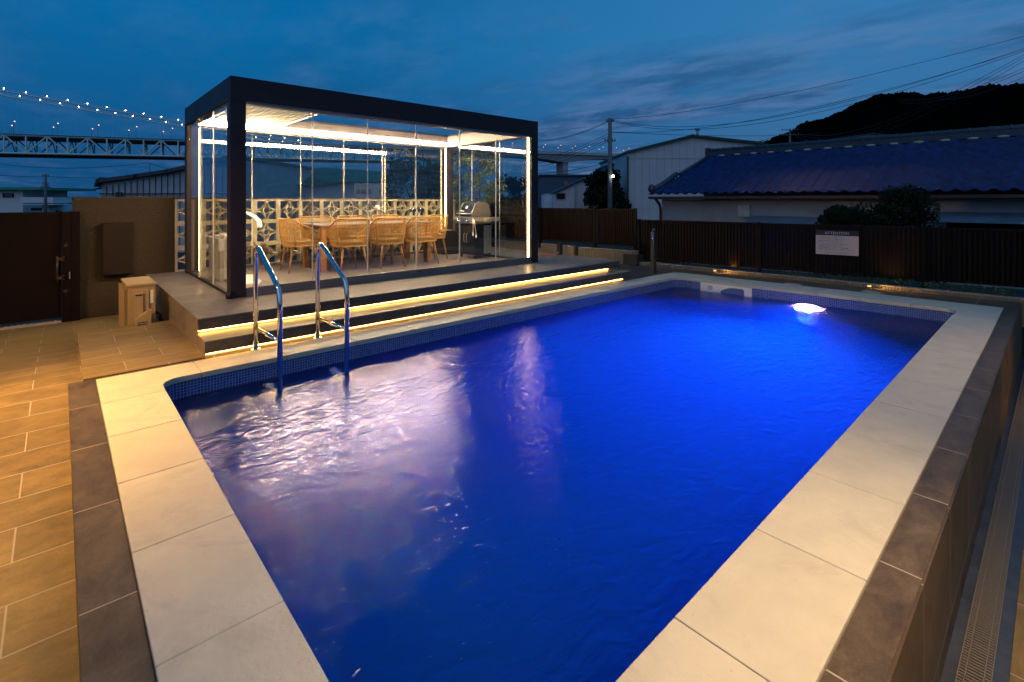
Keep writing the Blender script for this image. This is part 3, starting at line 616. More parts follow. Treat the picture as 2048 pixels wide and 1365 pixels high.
# inner gutters (lit mauve grey)
q = MB(); a = 0.1225
q.box(PX0 + a, PX1 - a, PY0 + a, PY0 + a + 0.02, ZB + 0.012, ZT - 0.04); q.box(PX0 + a, PX1 - a, PY1 - a - 0.02, PY1 - a, ZB + 0.012, ZT - 0.04)
q.box(PX0 + a, PX0 + a + 0.02, PY0 + a + 0.0205, PY1 - a - 0.0205, ZB + 0.012, ZT - 0.04); q.box(PX1 - a - 0.02, PX1 - a, PY0 + a + 0.0205, PY1 - a - 0.0205, ZB + 0.012, ZT - 0.04)
q.build('gutter', M_beamin, pg)
q = MB(); q.box(PX0 + PW + 0.002, PX1 - PW - 0.002, PY0 + 0.015, PY0 + 0.15, ZB - 0.032, ZB - 0.0015); q.build('glass_track', M_alu, pg)
q = MB(); q.box(PX0 + PW + 0.002, PX1 - PW - 0.002, PY1 - 0.15, PY1 - 0.015, ZB - 0.032, ZB - 0.0015); q.build('glass_track', M_alu, pg)
# LED lines
q = MB(); q.box(PX0 + 0.17, PX1 - 0.17, PY1 - 0.153, PY1 - 0.1435, ZB + 0.018, ZB + 0.092); q.build('led_strip', E_top, pg)
q = MB(); q.box(PX0 + 0.17, PX1 - 0.17, PY0 + 0.1435, PY0 + 0.153, ZB + 0.018, ZB + 0.092); q.build('led_strip', E_top, pg)
for xa, sx in ((PX0 + PW + 0.001, 1), (PX1 - PW - 0.001, -1)):
    for ya in (PY1 - 0.115, PY0 + 0.085):
        q = MB(); x0_, x1_ = sorted((xa, xa + sx * 0.010)); q.box(x0_, x1_, ya - 0.016, ya + 0.016, ZD + 0.02, ZB - 0.035); q.build('led_strip', E_post, pg)
# louvre stack, retracted to the left
q = MB(); x = PX0 + 0.16
while x < 2.80:
    q.box(x, x + 0.012, PY0 + 0.16, PY1 - 0.16, ZB + 0.075, ZB + 0.20)
    q.poly([(x + 0.012, PY0 + 0.16, ZB + 0.076), (x + 0.066, PY0 + 0.16, ZB + 0.088), (x + 0.066, PY1 - 0.16, ZB + 0.088), (x + 0.012, PY1 - 0.16, ZB + 0.076)])
    x += 0.07
q.build('louvre_stack', M_slat, pg)
# bottom rails
q = MB(); q.box(PX0 + PW + 0.002, PX1 - PW - 0.002, PY0 + 0.01, PY0 + 0.07, ZD, ZD + 0.105); q.box(PX0 + PW + 0.002, PX1 - PW - 0.002, PY0 - 0.012, PY0 + 0.008, ZD, ZD + 0.03); q.build('bottom_rail', M_alu, pg, bevel=0.002)
q = MB(); q.box(PX0 + PW + 0.002, PX1 - PW - 0.002, PY1 - 0.07, PY1 - 0.02, ZD, ZD + 0.04); q.build('bottom_rail', M_alu, pg)
q = MB(); q.box(PX0 + 0.02, PX0 + 0.07, PY0 + PW + 0.002, PY1 - PW - 0.002, ZD, ZD + 0.035); q.build('bottom_rail', M_cap, pg)
q = MB(); q.box(PX1 - 0.07, PX1 - 0.02, PY0 + PW + 0.002, PY1 - PW - 0.002, ZD, ZD + 0.035); q.build('bottom_rail', M_cap, pg)
# foot boot at the front left post
q = MB(); q.tube([(PX0 - 0.03, PY0 + 0.02, ZD + 0.045), (PX0 + 0.02, PY0 - 0.012, ZD + 0.045)], 0.045, 14); q.build('post_cover', M_black, pg)
# glass panels
def panel_x(xa, xb, y, z0, z1, edge=True):
    q = MB(); q.box(xa, xb, y - 0.004, y + 0.004, z0, z1); g_ = q.build('glass_panel', M_glass, pg)
    if edge:
        q = MB(); q.box(xb - 0.004, xb + 0.009, y - 0.007, y + 0.007, z0, z1); q.build('lit_panel_edge', mat('lit_glass_edge', (0.75, 0.70, 0.55), 0.35), g_)  # pale strip, LED light caught by the glass edge put into its colour
def panel_y(ya, yb, x, z0, z1, edge=True):
    q = MB(); q.box(x - 0.004, x + 0.004, ya, yb, z0, z1); g_ = q.build('glass_panel', M_glass, pg)
    if edge:
        q = MB(); q.box(x - 0.006, x + 0.006, yb - 0.002, yb + 0.004, z0, z1); q.build('lit_panel_edge', MATS['lit_glass_edge'], g_)  # same pale strip painted as a lit glass edge
fs = [PX0 + PW + 0.003, 2.408, 3.175, 3.962, 4.769, 5.52, PX1 - PW - 0.003]
for i, (a, b) in enumerate(zip(fs, fs[1:])):
    panel_x(a, b, PY0 + (0.034, 0.050, 0.066, 0.066, 0.050, 0.034)[i], ZD + 0.106, ZB - 0.033, i < 5)
bs = [PX0 + PW + 0.003, 2.42, 3.22, 4.02, 4.82, 5.6, PX1 - PW - 0.003]
for i, (a, b) in enumerate(zip(bs, bs[1:])):
    panel_x(a, b, PY1 - (0.030, 0.044, 0.058, 0.058, 0.044, 0.030)[i], ZD + 0.041, ZB - 0.033, i < 5)
ly = [PY0 + PW + 0.003, 7.459, 8.337, PY1 - PW - 0.003]
for i, (a, b) in enumerate(zip(ly, ly[1:])): panel_y(a, b, PX0 + (0.035, 0.05, 0.035)[i], ZD + 0.036, ZB - 0.002, i < 2)
for i, (a, b) in enumerate(zip(ly, ly[1:])): panel_y(a, b, PX1 - (0.035, 0.05, 0.035)[i], ZD + 0.036, ZB - 0.002, i < 2)
# knobs at the meeting panels
for dx in (-0.065, 0.075):
    q = MB()
    for sy in (-1, 1):
        yy = PY0 + 0.066; q.tube([(3.97 + dx, yy, 1.27), (3.97 + dx, yy + sy * 0.035, 1.27)], 0.012, 10); q.tube([(3.97 + dx, yy + sy * 0.03, 1.27), (3.97 + dx, yy + sy * 0.05, 1.27)], 0.030, 16)
    q.build('door_knob', M_chrome, pg)
q = MB(); q.box(3.955, 3.985, PY0 - 0.012, PY0 + 0.009, ZD + 0.062, ZD + 0.078); q.tube([(3.985, PY0 - 0.002, ZD + 0.07), (4.02, PY0 - 0.004, ZD + 0.072)], 0.006, 8); q.build('bottom_latch', M_dark, pg)

# ================================================================ FURNITURE
def make_chair():
    r = thing('dining_chair', 'x', 'chair')
    BW, BD, TW, TD = 0.255, 0.25, 0.30, 0.285
    def foot(phi, k):   # k 0 = seat ring, 1 = rim
        w = BW + (TW - BW) * k; d = BD + (TD - BD) * k
        s_, c_ = math.sin(phi), math.cos(phi); e = 0.72
        return (w * math.copysign(abs(s_) ** e, s_), -d * math.copysign(abs(c_) ** e, c_) - 0.01 * k)
    PH = math.radians(132)
    def hz(phi):
        t = max(0, (abs(phi) - math.radians(48)) / (PH - math.radians(48))); t = min(1, t); t = t * t * (3 - 2 * t)
        return 0.842 - 0.225 * t
    def P(phi, k):
        kk = math.sin(k * PI / 2) ** 0.9; x, y_ = foot(phi, kk); return Vector((x, y_, 0.425 + (hz(phi) - 0.425) * k))
    q = MB(); q.tube([P(PH * (i / 20 - 1), 1) for i in range(41)], 0.012, 8); q.build('top_rail', M_cord, r)
    q = MB()
    nC = 84
    for i in range(nC + 1):
        phi = PH * (2 * i / nC - 1); q.tube([P(phi, k) for k in (0, 0.25, 0.55, 1)], 0.0033, 4, cap=False)
    for k in (0.34, 0.68): q.tube([P(PH * (i / 16 - 1), k) for i in range(33)], 0.005, 5)
    q.build('woven_back', M_cord, r)
    for phi in (-PH, -math.radians(62), math.radians(62), PH):
        q = MB(); q.tube([P(phi, k) for k in (0, 0.3, 0.6, 1)], 0.0095, 7); q.build('back_post', M_cord, r)
    q = MB(); ring = []
    for i in range(32):
        ph = 2 * PI * i / 32; x, y_ = foot(ph, 0); ring.append((x, y_))
    q.prism(ring[::-1], 0.405, 0.43); q.build('seat_frame', M_cord, r, bevel=0.004)
    q = MB(); q.prism([(x * 0.9, y_ * 0.9) for x, y_ in ring[::-1]], 0.431, 0.485); q.build('cushion', M_cush, r, bevel=0.015)
    for sx in (-1, 1):
        for sy in (-1, 1):
            q = MB(); q.tube([(sx * 0.165, sy * 0.165, 0.404), (sx * 0.225, sy * 0.235, 0.0)], [0.019, 0.012], 8); q.build('leg', M_wood, r)
    return r
ch0 = make_chair()
CG = 'woven armchairs round the outdoor dining table'
cl = [((3.447, 7.69), 0, 'woven armchair on the pool side of the table, leftmost of the three seen from behind'),
      ((4.125, 7.70), 0, 'woven armchair on the pool side of the table, middle of the three seen from behind'),
      ((4.80, 7.70), 0, 'woven armchair on the pool side of the table, nearest the black grill'),
      ((2.87, 8.23), -PI / 2, 'woven armchair at the left head of the table, its side turned to the pool'),
      ((5.34, 8.20), PI / 2, 'woven armchair at the right head of the table, beside the black planter'),
      ((3.40, 8.78), PI, 'woven armchair behind the table, leftmost on the block wall side'),
      ((4.08, 8.79), PI, 'woven armchair behind the table, middle one on the block wall side'),
      ((4.76, 8.78), PI, 'woven armchair behind the table, rightmost on the block wall side')]
for i, ((x, y), a, lab) in enumerate(cl):
    o = ch0 if i == 0 else copy_tree(ch0)
    o.location = (x, y, ZD); o.rotation_euler = (0, 0, a + random.uniform(-0.03, 0.03)); tag(o, lab, 'chair', CG)
tb = thing('dining_table', 'long dining table with dark stone top and square teak legs', 'table', (4.08, 8.22, ZD))
q = MB(); q.box(3.03, 5.13, 7.78, 8.68, ZD + 0.722, ZD + 0.746); q.build('table_top', M_tabletop, tb, bevel=0.006)
q = MB(); q.box(3.10, 5.06, 7.85, 7.875, ZD + 0.65, ZD + 0.721); q.box(3.10, 5.06, 8.585, 8.61, ZD + 0.65, ZD + 0.721); q.build('apron', M_wood, tb)
for x in (3.06, 5.01):
    for y in (7.82, 8.56):
        q = MB(); q.box(x, x + 0.085, y, y + 0.085, ZD, ZD + 0.7215); q.build('leg', M_wood, tb, bevel=0.004)
# lantern on the table
ln = thing('table_lantern', 'small glass table lamp with white cap standing on the dining table', 'lamp', (4.36, 8.5, ZD + 0.746))
q = MB(); q.tube([(4.36, 8.5, 1.031), (4.36, 8.5, 1.04)], 0.045, 16); q.build('lamp_foot', M_steel, ln)
q = MB(); q.tube([(4.36, 8.5, 1.041), (4.36, 8.5, 1.26)], 0.008, 8); q.build('stem', M_steel, ln)
q = MB(); q.tube([(4.36, 8.5, 1.25), (4.36, 8.5, 1.33)], [0.055, 0.030], 16); q.build('lamp_shade', M_white, ln)

# portable air cooler behind the left glass
ck = thing('air_cooler', 'white boxy portable cooler with upright control panel by the left glass', 'cooler', (1.79, 8.12, ZD))
q = MB(); q.box(1.635, 1.97, 7.90, 8.44, ZD + 0.02, ZD + 0.60); q.build('body', M_white, ck, bevel=0.012)
q = MB(); q.box(1.645, 1.70, 7.83, 7.895, ZD + 0.0, ZD + 0.44); q.build('column', mat('warm_grey', (0.45, 0.40, 0.34), 0.5), ck, bevel=0.003)
q = MB(); q.box(1.635, 1.71, 7.81, 7.828, ZD + 0.43, ZD + 0.675); cp = q.build('control_panel', M_white, ck, bevel=0.004)
q = MB(); q.box(1.650, 1.695, 7.806, 7.809, ZD + 0.60, ZD + 0.65); q.build('display', M_glowsoft, cp)
q = MB(); q.box(1.66, 1.95, 7.95, 8.40, ZD + 0.601, ZD + 0.63); q.build('lid', M_white, ck, bevel=0.008)
# white curved stand behind the front left post
wsn = thing('curved_hood_stand', 'white free standing curved hood seen just right of the corner post', 'stand', (1.83, 7.3, ZD))
pts = []
def wp(u, v, d): return at(u, v, d)
cv = [at(u, v, 7.0) for u, v in ((470, 421), (492, 426), (505, 433), (513, 441), (516.5, 455))]
q = MB(); dirn = FW * 0.12
L = [p_.copy() for p_ in cv]
for a, b in zip(L, L[1:]):
    q.mesh([a, b, b + dirn, a + dirn, a - Vector((0, 0, .014)), b - Vector((.012, 0, .008)), b + dirn - Vector((.012, 0, .008)), a + dirn - Vector((0, 0, .014))], [(0, 1, 2, 3), (7, 6, 5, 4), (0, 4, 5, 1), (2, 6, 7, 3)])
q.build('hood', M_white, wsn)
b0 = at(472, 421, 7.0)
q = MB(); q.box(b0.x - 0.03, b0.x + 0.03, b0.y + 0.02, b0.y + 0.12, ZD, b0.z); q.build('mast', M_white, wsn)
q = MB(); fpl = [at(480, 552, 7.42), at(508, 552, 7.42), at(523, 566, 6.83), at(518, 571, 6.64), at(480, 573, 6.57)]
q.prism([(p_.x, p_.y) for p_ in fpl][::-1], ZD + 0.001, ZD + 0.03); q.build('foot_plate', M_white, wsn, bevel=0.006)

# barbecue grill (front faces the table, -X)
GX0, GX1, GY0, GY1 = 5.944, 6.37, 7.60, 8.09
gr_ = thing('gas_grill', 'black and steel gas barbecue on a wheeled cart by the right glass', 'grill', (6.18, 8.1, ZD))
q = MB(); q.box(GX0, GX1, GY0, GY1, ZD + 0.07, ZD + 0.70); q.build('cabinet', M_enamel, gr_, bevel=0.006)
q = MB(); q.box(GX0 + 0.23, GX1 - 0.01, GY0 - 0.006, GY0 - 0.001, ZD + 0.09, ZD + 0.66)
for k in range(7): q.box(GX0 + 0.235, GX1 - 0.015, GY0 - 0.0085, GY0 - 0.0062, ZD + 0.14 + k * 0.075, ZD + 0.143 + k * 0.075)
q.build('side_panel', M_steel, gr_)
for ya, yb in ((GY0 + 0.012, (GY0 + GY1) / 2 - 0.004), ((GY0 + GY1) / 2 + 0.004, GY1 - 0.012)):
    q = MB(); q.box(GX0 - 0.018, GX0 - 0.001, ya, yb, ZD + 0.10, ZD + 0.66); dr = q.build('door', M_enamel, gr_, bevel=0.003)
    yh = (GY0 + GY1) / 2 + (0.04 if ya > 7.8 else -0.04)
    q = MB(); q.tube([(GX0 - 0.02, yh, ZD + 0.32), (GX0 - 0.045, yh, ZD + 0.35), (GX0 - 0.045, yh, ZD + 0.48), (GX0 - 0.02, yh, ZD + 0.51)], 0.007, 8); q.build('handle', M_steel, dr)
q = MB(); q.extrude([(GX0 - 0.10, GY0, ZD + 0.72), (GX0 - 0.06, GY0, ZD + 0.83), (GX1, GY0, ZD + 0.83), (GX1, GY0, ZD + 0.705), (GX0 - 0.06, GY0, ZD + 0.705)], (0, GY1 - GY0, 0)); fb = q.build('firebox', M_steel, gr_)
q = MB(); q.extrude([(GX0 - 0.106, GY0 + 0.02, ZD + 0.725), (GX0 - 0.068, GY0 + 0.02, ZD + 0.827), (GX0 - 0.066, GY0 + 0.02, ZD + 0.827), (GX0 - 0.104, GY0 + 0.02, ZD + 0.725)], (0, GY1 - GY0 - 0.04, 0)); q.build('control_panel', mat('panel_bluegrey', (0.10, 0.12, 0.17), 0.3, metal=0.6), gr_)
for k in range(3):
    yk = GY0 + 0.10 + k * 0.15
    q = MB(); q.tube([(GX0 - 0.085, yk, ZD + 0.775), (GX0 - 0.125, yk, ZD + 0.760)], [0.026, 0.021], 14); q.build('knob', M_chrome, gr_)
# lid: profile extruded along Y
lidp = [(-0.03, 0.842), (-0.05, 0.90), (0.00, 0.98), (0.03, 1.06), (0.06, 1.115), (0.16, 1.145), (0.28, 1.14), (0.38, 1.08), (0.42, 0.97), (0.42, 0.842)]
q = MB(); q.extrude([(GX0 + a, GY0 + 0.06, ZD + b) for a, b in lidp], (0, GY1 - GY0 - 0.12, 0)); lid = q.build('lid', M_enamel, gr_, smooth=False)
for ya in (GY0 + 0.027, GY1 - 0.058):
    q = MB(); q.extrude([(GX0 + a * 1.02 - 0.004, ya, ZD + b + (0.006 if b > 0.85 else 0)) for a, b in lidp], (0, 0.030, 0)); q.build('lid_end', M_steeld, gr_, bevel=0.004)
q = MB(); q.tube([(GX0 - 0.03, GY0 + 0.03, ZD + 0.915), (GX0 - 0.10, GY0 + 0.03, ZD + 0.905), (GX0 - 0.10, GY1 - 0.03, ZD + 0.905), (GX0 - 0.03, GY1 - 0.03, ZD + 0.915)], 0.011, 10); q.build('lid_handle', M_steel, lid)
nrm = Vector((-0.085, 0, 0.04)).normalized()
th = Vector((GX0 + 0.008, 7.845, ZD + 1.03))
q = MB(); q.tube([th, th + nrm * 0.012], 0.032, 18); q.build('thermometer', mat('dial_white', (0.8, 0.78, 0.7), 0.3), lid)
Mt = frame(Vector((GX0 - 0.018, 7.97, ZD + 0.955)) + nrm * 0.006, (0, -1, 0), Vector((0.5, 0, 1.0)))
text('Weber', 0.052, Mt, mat('badge_silver', (0.75, 0.72, 0.62), 0.3), 'badge', lid, extrude=0.001)
gr_.scale = (1, 1, 0.965)
# side shelves
for ya, yb in ((GY0 - 0.34, GY0 - 0.003), (GY1 + 0.003, GY1 + 0.16)):
    q = MB(); q.box(GX0 - 0.05, GX1 - 0.06, ya, yb, ZD + 0.762, ZD + 0.832); q.build('side_shelf', M_steel, gr_, bevel=0.006)
for k, (yy, ln_) in enumerate(((GY0 - 0.03, 0.30), (GY0 - 0.06, 0.33))):
    q = MB(); q.tube([(GX0 - 0.06, yy, ZD + 0.77), (GX0 - 0.05 , yy - 0.05 * (1 if k else -0.3), ZD + 0.77 - ln_ + 0.05)], 0.007, 6); q.ball((GX0 - 0.05, yy - 0.05 * (1 if k else -0.3), ZD + 0.77 - ln_ + 0.01), 0.02, (0.6, 1, 2.0), 8)
    tag(q.build('grill_tool', M_white), ['white handled grill tongs hanging from the grill, the left one', 'white handled grill spatula hanging from the grill, the right one'][k], 'grill tool', 'tools hanging on the grill')
for xx in (GX0 + 0.03, GX1 - 0.03):
    for yy in (GY0 + 0.03, GY1 - 0.03):
        q = MB(); q.tube([(xx, yy - 0.012, ZD + 0.03), (xx, yy + 0.012, ZD + 0.03)], 0.028, 14); q.box(xx - 0.012, xx + 0.012, yy - 0.016, yy + 0.016, ZD + 0.045, ZD + 0.07); q.build('caster', M_dark, gr_)
# black planter box in the corner
q = MB(); q.box(5.93, 6.30, 8.62, 9.03, ZD + 0.001, ZD + 0.50); tag(q.build('planter_box', M_cap, bevel=0.01), 'square black planter box in the back right corner of the pergola', 'planter')

# ================================================================ WALLS BEHIND
# breeze block screen
bw_ = thing('breeze_block_wall', 'cream breeze block screen with ring and arc openings behind the pergola', 'wall', (4.1, 9.5, 0.2))
q = MB(); B = 0.39; zb = 0.268
def ringpart(mb, cx0, cz0, r0, r1, a0, a1, y0, y1, n_):
    prev = None
    for i in range(n_ + 1):
        a = math.radians(a0 + (a1 - a0) * i / n_); ca, sa = math.cos(a), math.sin(a)
        cur = [(cx0 + r0 * ca, y0, cz0 + r0 * sa), (cx0 + r1 * ca, y0, cz0 + r1 * sa), (cx0 + r1 * ca, y1, cz0 + r1 * sa), (cx0 + r0 * ca, y1, cz0 + r0 * sa)]
        vs = [mb.bm.verts.new(c_) for c_ in cur]
        if prev:
            for k in range(4): mb.bm.faces.new((prev[k], prev[(k + 1) % 4], vs[(k + 1) % 4], vs[k]))
        prev = vs
for i in range(14):
    for j in range(3):
        x0, z0 = 1.36 + i * B, zb + j * B; t_ = 0.036; xc, zc = x0 + B / 2, z0 + B / 2; y0, y1 = 9.45, 9.55; h_ = B / 2 - t_
        q.box(x0, x0 + B, y0, y1, z0, z0 + t_); q.box(x0, x0 + B, y0, y1, z0 + B - t_, z0 + B)
        q.box(x0, x0 + t_, y0, y1, z0 + t_, z0 + B - t_); q.box(x0 + B - t_, x0 + B, y0, y1, z0 + t_, z0 + B - t_)
        ringpart(q, xc, zc, 0.047, 0.066, 0, 360, y0 + 0.006, y1 - 0.006, 16)
        for sx, sz, a0 in ((-1, -1, 0), (1, -1, 90), (1, 1, 180), (-1, 1, 270)):
            ringpart(q, xc + sx * h_, zc + sz * h_, 0.134, 0.156, a0, a0 + 90, y0 + 0.003, y1 - 0.003, 8)
q.build('block_screen', M_block, bw_)
q = MB(); q.box(1.36, 6.86, 9.44, 9.56, 1.4405, 1.462); q.build('wall_cap', M_cap, bw_)
q = MB(); q.box(1.30, 6.86, 9.455, 9.545, -0.6, 0.267); q.build('wall_base', M_block, bw_)
sw = thing('stucco_wall', 'rough brown stucco garden wall with a dark cap', 'wall', (0.7, 9.5, -0.3))
q = MB(); q.box(0.14, 1.3585, 9.45, 9.60, -0.6, 1.448); q.build('wall_body', M_stucco, sw)
q = MB(); q.box(0.132, 1.3585, 9.435, 9.615, 1.4485, 1.472); q.build('wall_cap', M_cap, sw)
eb = thing('electrical_box', 'flat dark brown metal cabinet mounted on the stucco wall', 'cabinet', (0.64, 9.4, 0.33))
q = MB(); q.box(0.46, 0.825, 9.32, 9.448, 0.325, 1.085); b_ = q.build('cabinet_body', M_box, eb, bevel=0.004)
q = MB(); q.box(0.466, 0.819, 9.310, 9.3195, 0.332, 1.078); q.build('door', M_box, eb, bevel=0.002)
gt = thing('sliding_gate', 'dark brown metal gate with a vertical bar handle', 'gate', (-1, 9.2, -0.26))
q = MB(); q.box(-3.6, 0.02, 9.22, 9.27, -0.19, 1.26); q.build('gate_panel', M_gate, gt, bevel=0.004)
q = MB(); q.box(0.024, 0.115, 9.18, 9.29, -0.25, 1.262); q.build('gate_stile', M_gate, gt, bevel=0.004)
q = MB(); q.box(0.118, 0.215, 9.20, 9.42, -0.27, 1.268); q.build('gate_post', M_gate, gt, bevel=0.004)
q = MB(); q.tube([(-0.02, 9.14, 0.30), (-0.02, 9.14, 0.66)], 0.012, 10); q.box(-0.03, 0.055, 9.13, 9.15, 0.345, 0.385); q.box(-0.03, 0.055, 9.13, 9.15, 0.60, 0.64); q.box(0.035, 0.055, 9.13, 9.18, 0.335, 0.395); q.box(0.035, 0.055, 9.13, 9.18, 0.59, 0.65); q.build('handle', mat('handle_bronze', (0.10, 0.07, 0.035), 0.35, metal=0.8), gt)
q = MB(); q.tube([(0.065, 9.178, 0.80), (0.065, 9.165, 0.80)], 0.022, 14); q.tube([(0.065, 9.178, 0.17), (0.065, 9.165, 0.17)], 0.022, 14); q.build('lock_cylinder', MATS['handle_bronze'], gt)
q = MB(); q.box(0.10, 0.112, 9.165, 9.179, 0.34, 0.43); q.build('strike_plate', M_steel, gt)
q = MB()
for k in range(60): q.box(-3.6 + k * 0.06, -3.6 + k * 0.06 + 0.045, 9.16, 9.21, -0.262, -0.22)
q.box(-3.6, 0.02, 9.165, 9.205, -0.26, -0.226)
q.build('floor_guide', mat('guide_pale', (0.32, 0.26, 0.2), 0.6), gt)

# outdoor air conditioner
ac = thing('air_conditioner', 'beige outdoor air conditioner unit beside the tiled deck', 'air conditioner', (0.70, 7.46, -0.17))
q = MB(); q.box(0.575, 0.835, 7.13, 7.80, -0.12, 0.425); bd = q.build('body', M_ac, ac, bevel=0.008)
q = MB(); q.box(0.562, 0.845, 7.12, 7.81, 0.426, 0.455); q.build('top_cover', M_ac, ac, bevel=0.006)
q = MB()
for k in range(44): q.box(0.545, 0.573, 7.15, 7.78, -0.10 + k * 0.0115, -0.10 + k * 0.0115 + 0.0055)
for k in range(12): q.box(0.540, 0.5448, 7.15 + k * 0.056, 7.156 + k * 0.056, -0.11, 0.41)
q.build('fan_grille', M_ac, ac)
q = MB(); q.box(0.612, 0.775, 7.112, 7.1285, -0.10, 0.39); q.build('service_panel', M_ac, ac, bevel=0.003)
q = MB(); q.box(0.635, 0.715, 7.085, 7.111, -0.08, 0.355); q.build('pipe_duct', M_ac, ac, bevel=0.008)
q = MB(); q.box(0.645, 0.705, 7.081, 7.0845, 0.325, 0.34); q.build('vent_slot', M_dark, ac)
q = MB(); q.extrude([(0.64, 7.02, -0.12), (0.785, 7.02, -0.12), (0.785, 7.02, 0.16), (0.765, 7.02, 0.165), (0.64, 7.02, 0.07)], (0, 0.064, 0)); cv_ = q.build('valve_cover', M_ac, ac, bevel=0.005)
q = MB(); q.box(0.658, 0.748, 7.016, 7.0195, 0.0, 0.033); np_ = q.build('name_plate', M_signk, cv_)
text('CORONA', 0.02, frame((0.703, 7.0145, 0.0165), (1, 0, 0), (0, 0, 1)), M_signt, 'name_text', np_, extrude=0.0006)
q = MB(); q.box(0.785, 0.815, 7.124, 7.1288, 0.22, 0.375); q.build('sticker', mat('sticker_white', (0.7, 0.66, 0.58), 0.5), ac)
q = MB(); q.box(0.57, 0.84, 7.15, 7.24, -0.30, -0.121); q.box(0.57, 0.84, 7.68, 7.77, -0.30, -0.121); q.build('foot', M_white, ac)
q = MB(); q.tube([(0.84, 7.2, 0.10), (0.89, 7.2, 0.06), (0.90, 7.2, -0.2)], 0.016, 8); q.tube([(0.84, 7.26, 0.04), (0.91, 7.26, 0.0), (0.92, 7.26, -0.2)], 0.012, 8); q.build('pipe', M_dark, ac)

# ================================================================ FENCES AND CURBS
FL = [(8.86, 10.8), (9.13, 8.95), (9.41, 7.40), (9.56, 6.38), (9.934, 3.851), (10.428, 1.473), (11.05, -1.3)]
def fence(a, b, z0, z1, zp, lab, x0p=True, x1p=True, pitch=0.046):
    a, b = Vector((*a, 0)), Vector((*b, 0)); Ld = (b - a).length; dd = (b - a) / Ld
    M = Matrix.Translation(a) @ Matrix.Rotation(math.atan2(dd.y, dd.x), 4, 'Z')
    f = thing('slat_fence', lab, 'fence', (a.x, a.y, zp), 0, 'dark slatted fence sections beyond the pool')
    q = MB(); q.box(0.03, Ld - 0.03, 0.0, 0.035, z1 - 0.035, z1, M); q.box(0.03, Ld - 0.03, 0.0, 0.035, z0, z0 + 0.03, M); q.build('rail', M_fence, f)
    q = MB(); x = 0.045
    while x < Ld - 0.06:
        w = pitch * 0.62
        q.box(x, x + w, 0.006, 0.028, z0 + 0.031, z1 - 0.036, M); x += pitch
    q.box(0.03, Ld - 0.03, 0.032, 0.036, z0 + 0.031, z1 - 0.036, M)
    q.build('slat_panel', M_fence, f)
    for s_, on in ((0, x0p), (Ld, x1p)):
        if on: q = MB(); q.box(s_ - 0.03, s_ + 0.03, -0.035, 0.03 - 0.002 * (s_ > 0), zp, z1 + 0.012, M); q.build('post', M_fencep, f)
fence(FL[0], FL[1], 0.40, 1.225, 0.2, 'tall slatted fence section partly hidden behind the pergola glass', x1p=False)
fence(FL[1], FL[2], 0.40, 1.225, 0.2, 'tall slatted fence section right beside the pergola post')
fence(FL[2], FL[3], 0.38, 1.225, 0.2, 'short tall slatted fence section before the fence steps down', x0p=False)
fence((9.575, 6.30), FL[4], 0.11, 0.99, -0.1, 'lower slatted fence section behind the shower post and skimmer', x0p=True, pitch=0.062)
fence(FL[4], FL[5], 0.11, 0.985, -0.1, 'dark lower fence section that carries the attention sign', x0p=False, pitch=0.062)
fence(FL[5], FL[6], 0.11, 0.98, -0.1, 'darkest lower fence section at the right edge of the photo', x0p=False, pitch=0.062)
def curb(a, b, z0, z1, lab, pitch=0.042):
    a, b = Vector((*a, 0)), Vector((*b, 0)); Ld = (b - a).length; dd = (b - a) / Ld
    M = Matrix.Translation(a) @ Matrix.Rotation(math.atan2(dd.y, dd.x), 4, 'Z')
    f = thing('ribbed_curb', lab, 'low wall', (a.x, a.y, z0), 0, 'low ribbed tile walls of the planting beds')
    q = MB(); q.box(0, Ld, 0.012, 0.10, z0, z1 - 0.012, M); x = 0.004
    while x < Ld - pitch: q.box(x, x + pitch * 0.6, -0.012 + 0.0, 0.0118, z0, z1 - 0.0125, M); x += pitch
    q.build('ribbed_face', M_rib, f)
    q = MB(); q.box(-0.004, Ld + 0.004, -0.016, 0.105, z1 - 0.0118, z1, M); q.build('coping_strip', mat('curb_cap', (0.30, 0.27, 0.22), 0.6, var=0.1), f)
curb((9.64, 5.85), (9.93, 0.30), -0.35, 0.048, 'long low ribbed curb with light bars behind the far coping')
curb((9.40, 6.30), (9.635, 5.80), -0.35, 0.06, 'short low ribbed curb piece beside the shower post')
curb((9.22, 7.75), (9.40, 6.24), -0.35, 0.30, 'higher ribbed planter wall right of the hose tap')
curb((9.02, 10.6), (9.20, 7.90), -0.35, 0.315, 'higher ribbed planter wall seen left of the hose tap')
# garden light bars
for k, (a, b, lab) in enumerate((((9.655, 4.62), (9.658, 4.56), 'short warm light bar on the curb under the lit fence section'), ((9.785, 2.10), (9.788, 2.04), 'short warm light bar on the curb nearer the right edge'))):
    gl_ = thing('garden_light', lab, 'garden light', (a[0], a[1], 0), 0, 'light bars on the ribbed curb')
    aa, bb = Vector((*a, 0)), Vector((*b, 0)); Ld = (bb - aa).length; dd = (bb - aa) / Ld; M = Matrix.Translation(aa) @ Matrix.Rotation(math.atan2(dd.y, dd.x), 4, 'Z')
    q = MB(); q.box(0, Ld, -0.024, -0.016, 0.026, 0.034, M); q.build('light_housing', M_cap, gl_)
    q = MB(); q.box(0.005, Ld - 0.005, -0.0235, -0.0165, 0.012, 0.0255, M); q.build('diffuser', E_gard, gl_)
    sp_ = spot('garden_light_beam', (bb.x - 0.05, bb.y + 0.05, 0.025), (bb.x + 0.09, bb.y - 1.2, 0.012), 40, 60, 1.0, WARM, 0.02)
    sp2 = spot('garden_light_uplight', (aa.x + 0.16, aa.y - 0.3, 0.08), (aa.x + 0.45, aa.y - 0.3, 0.5), 4, 110, 1.0, WARM, 0.02)

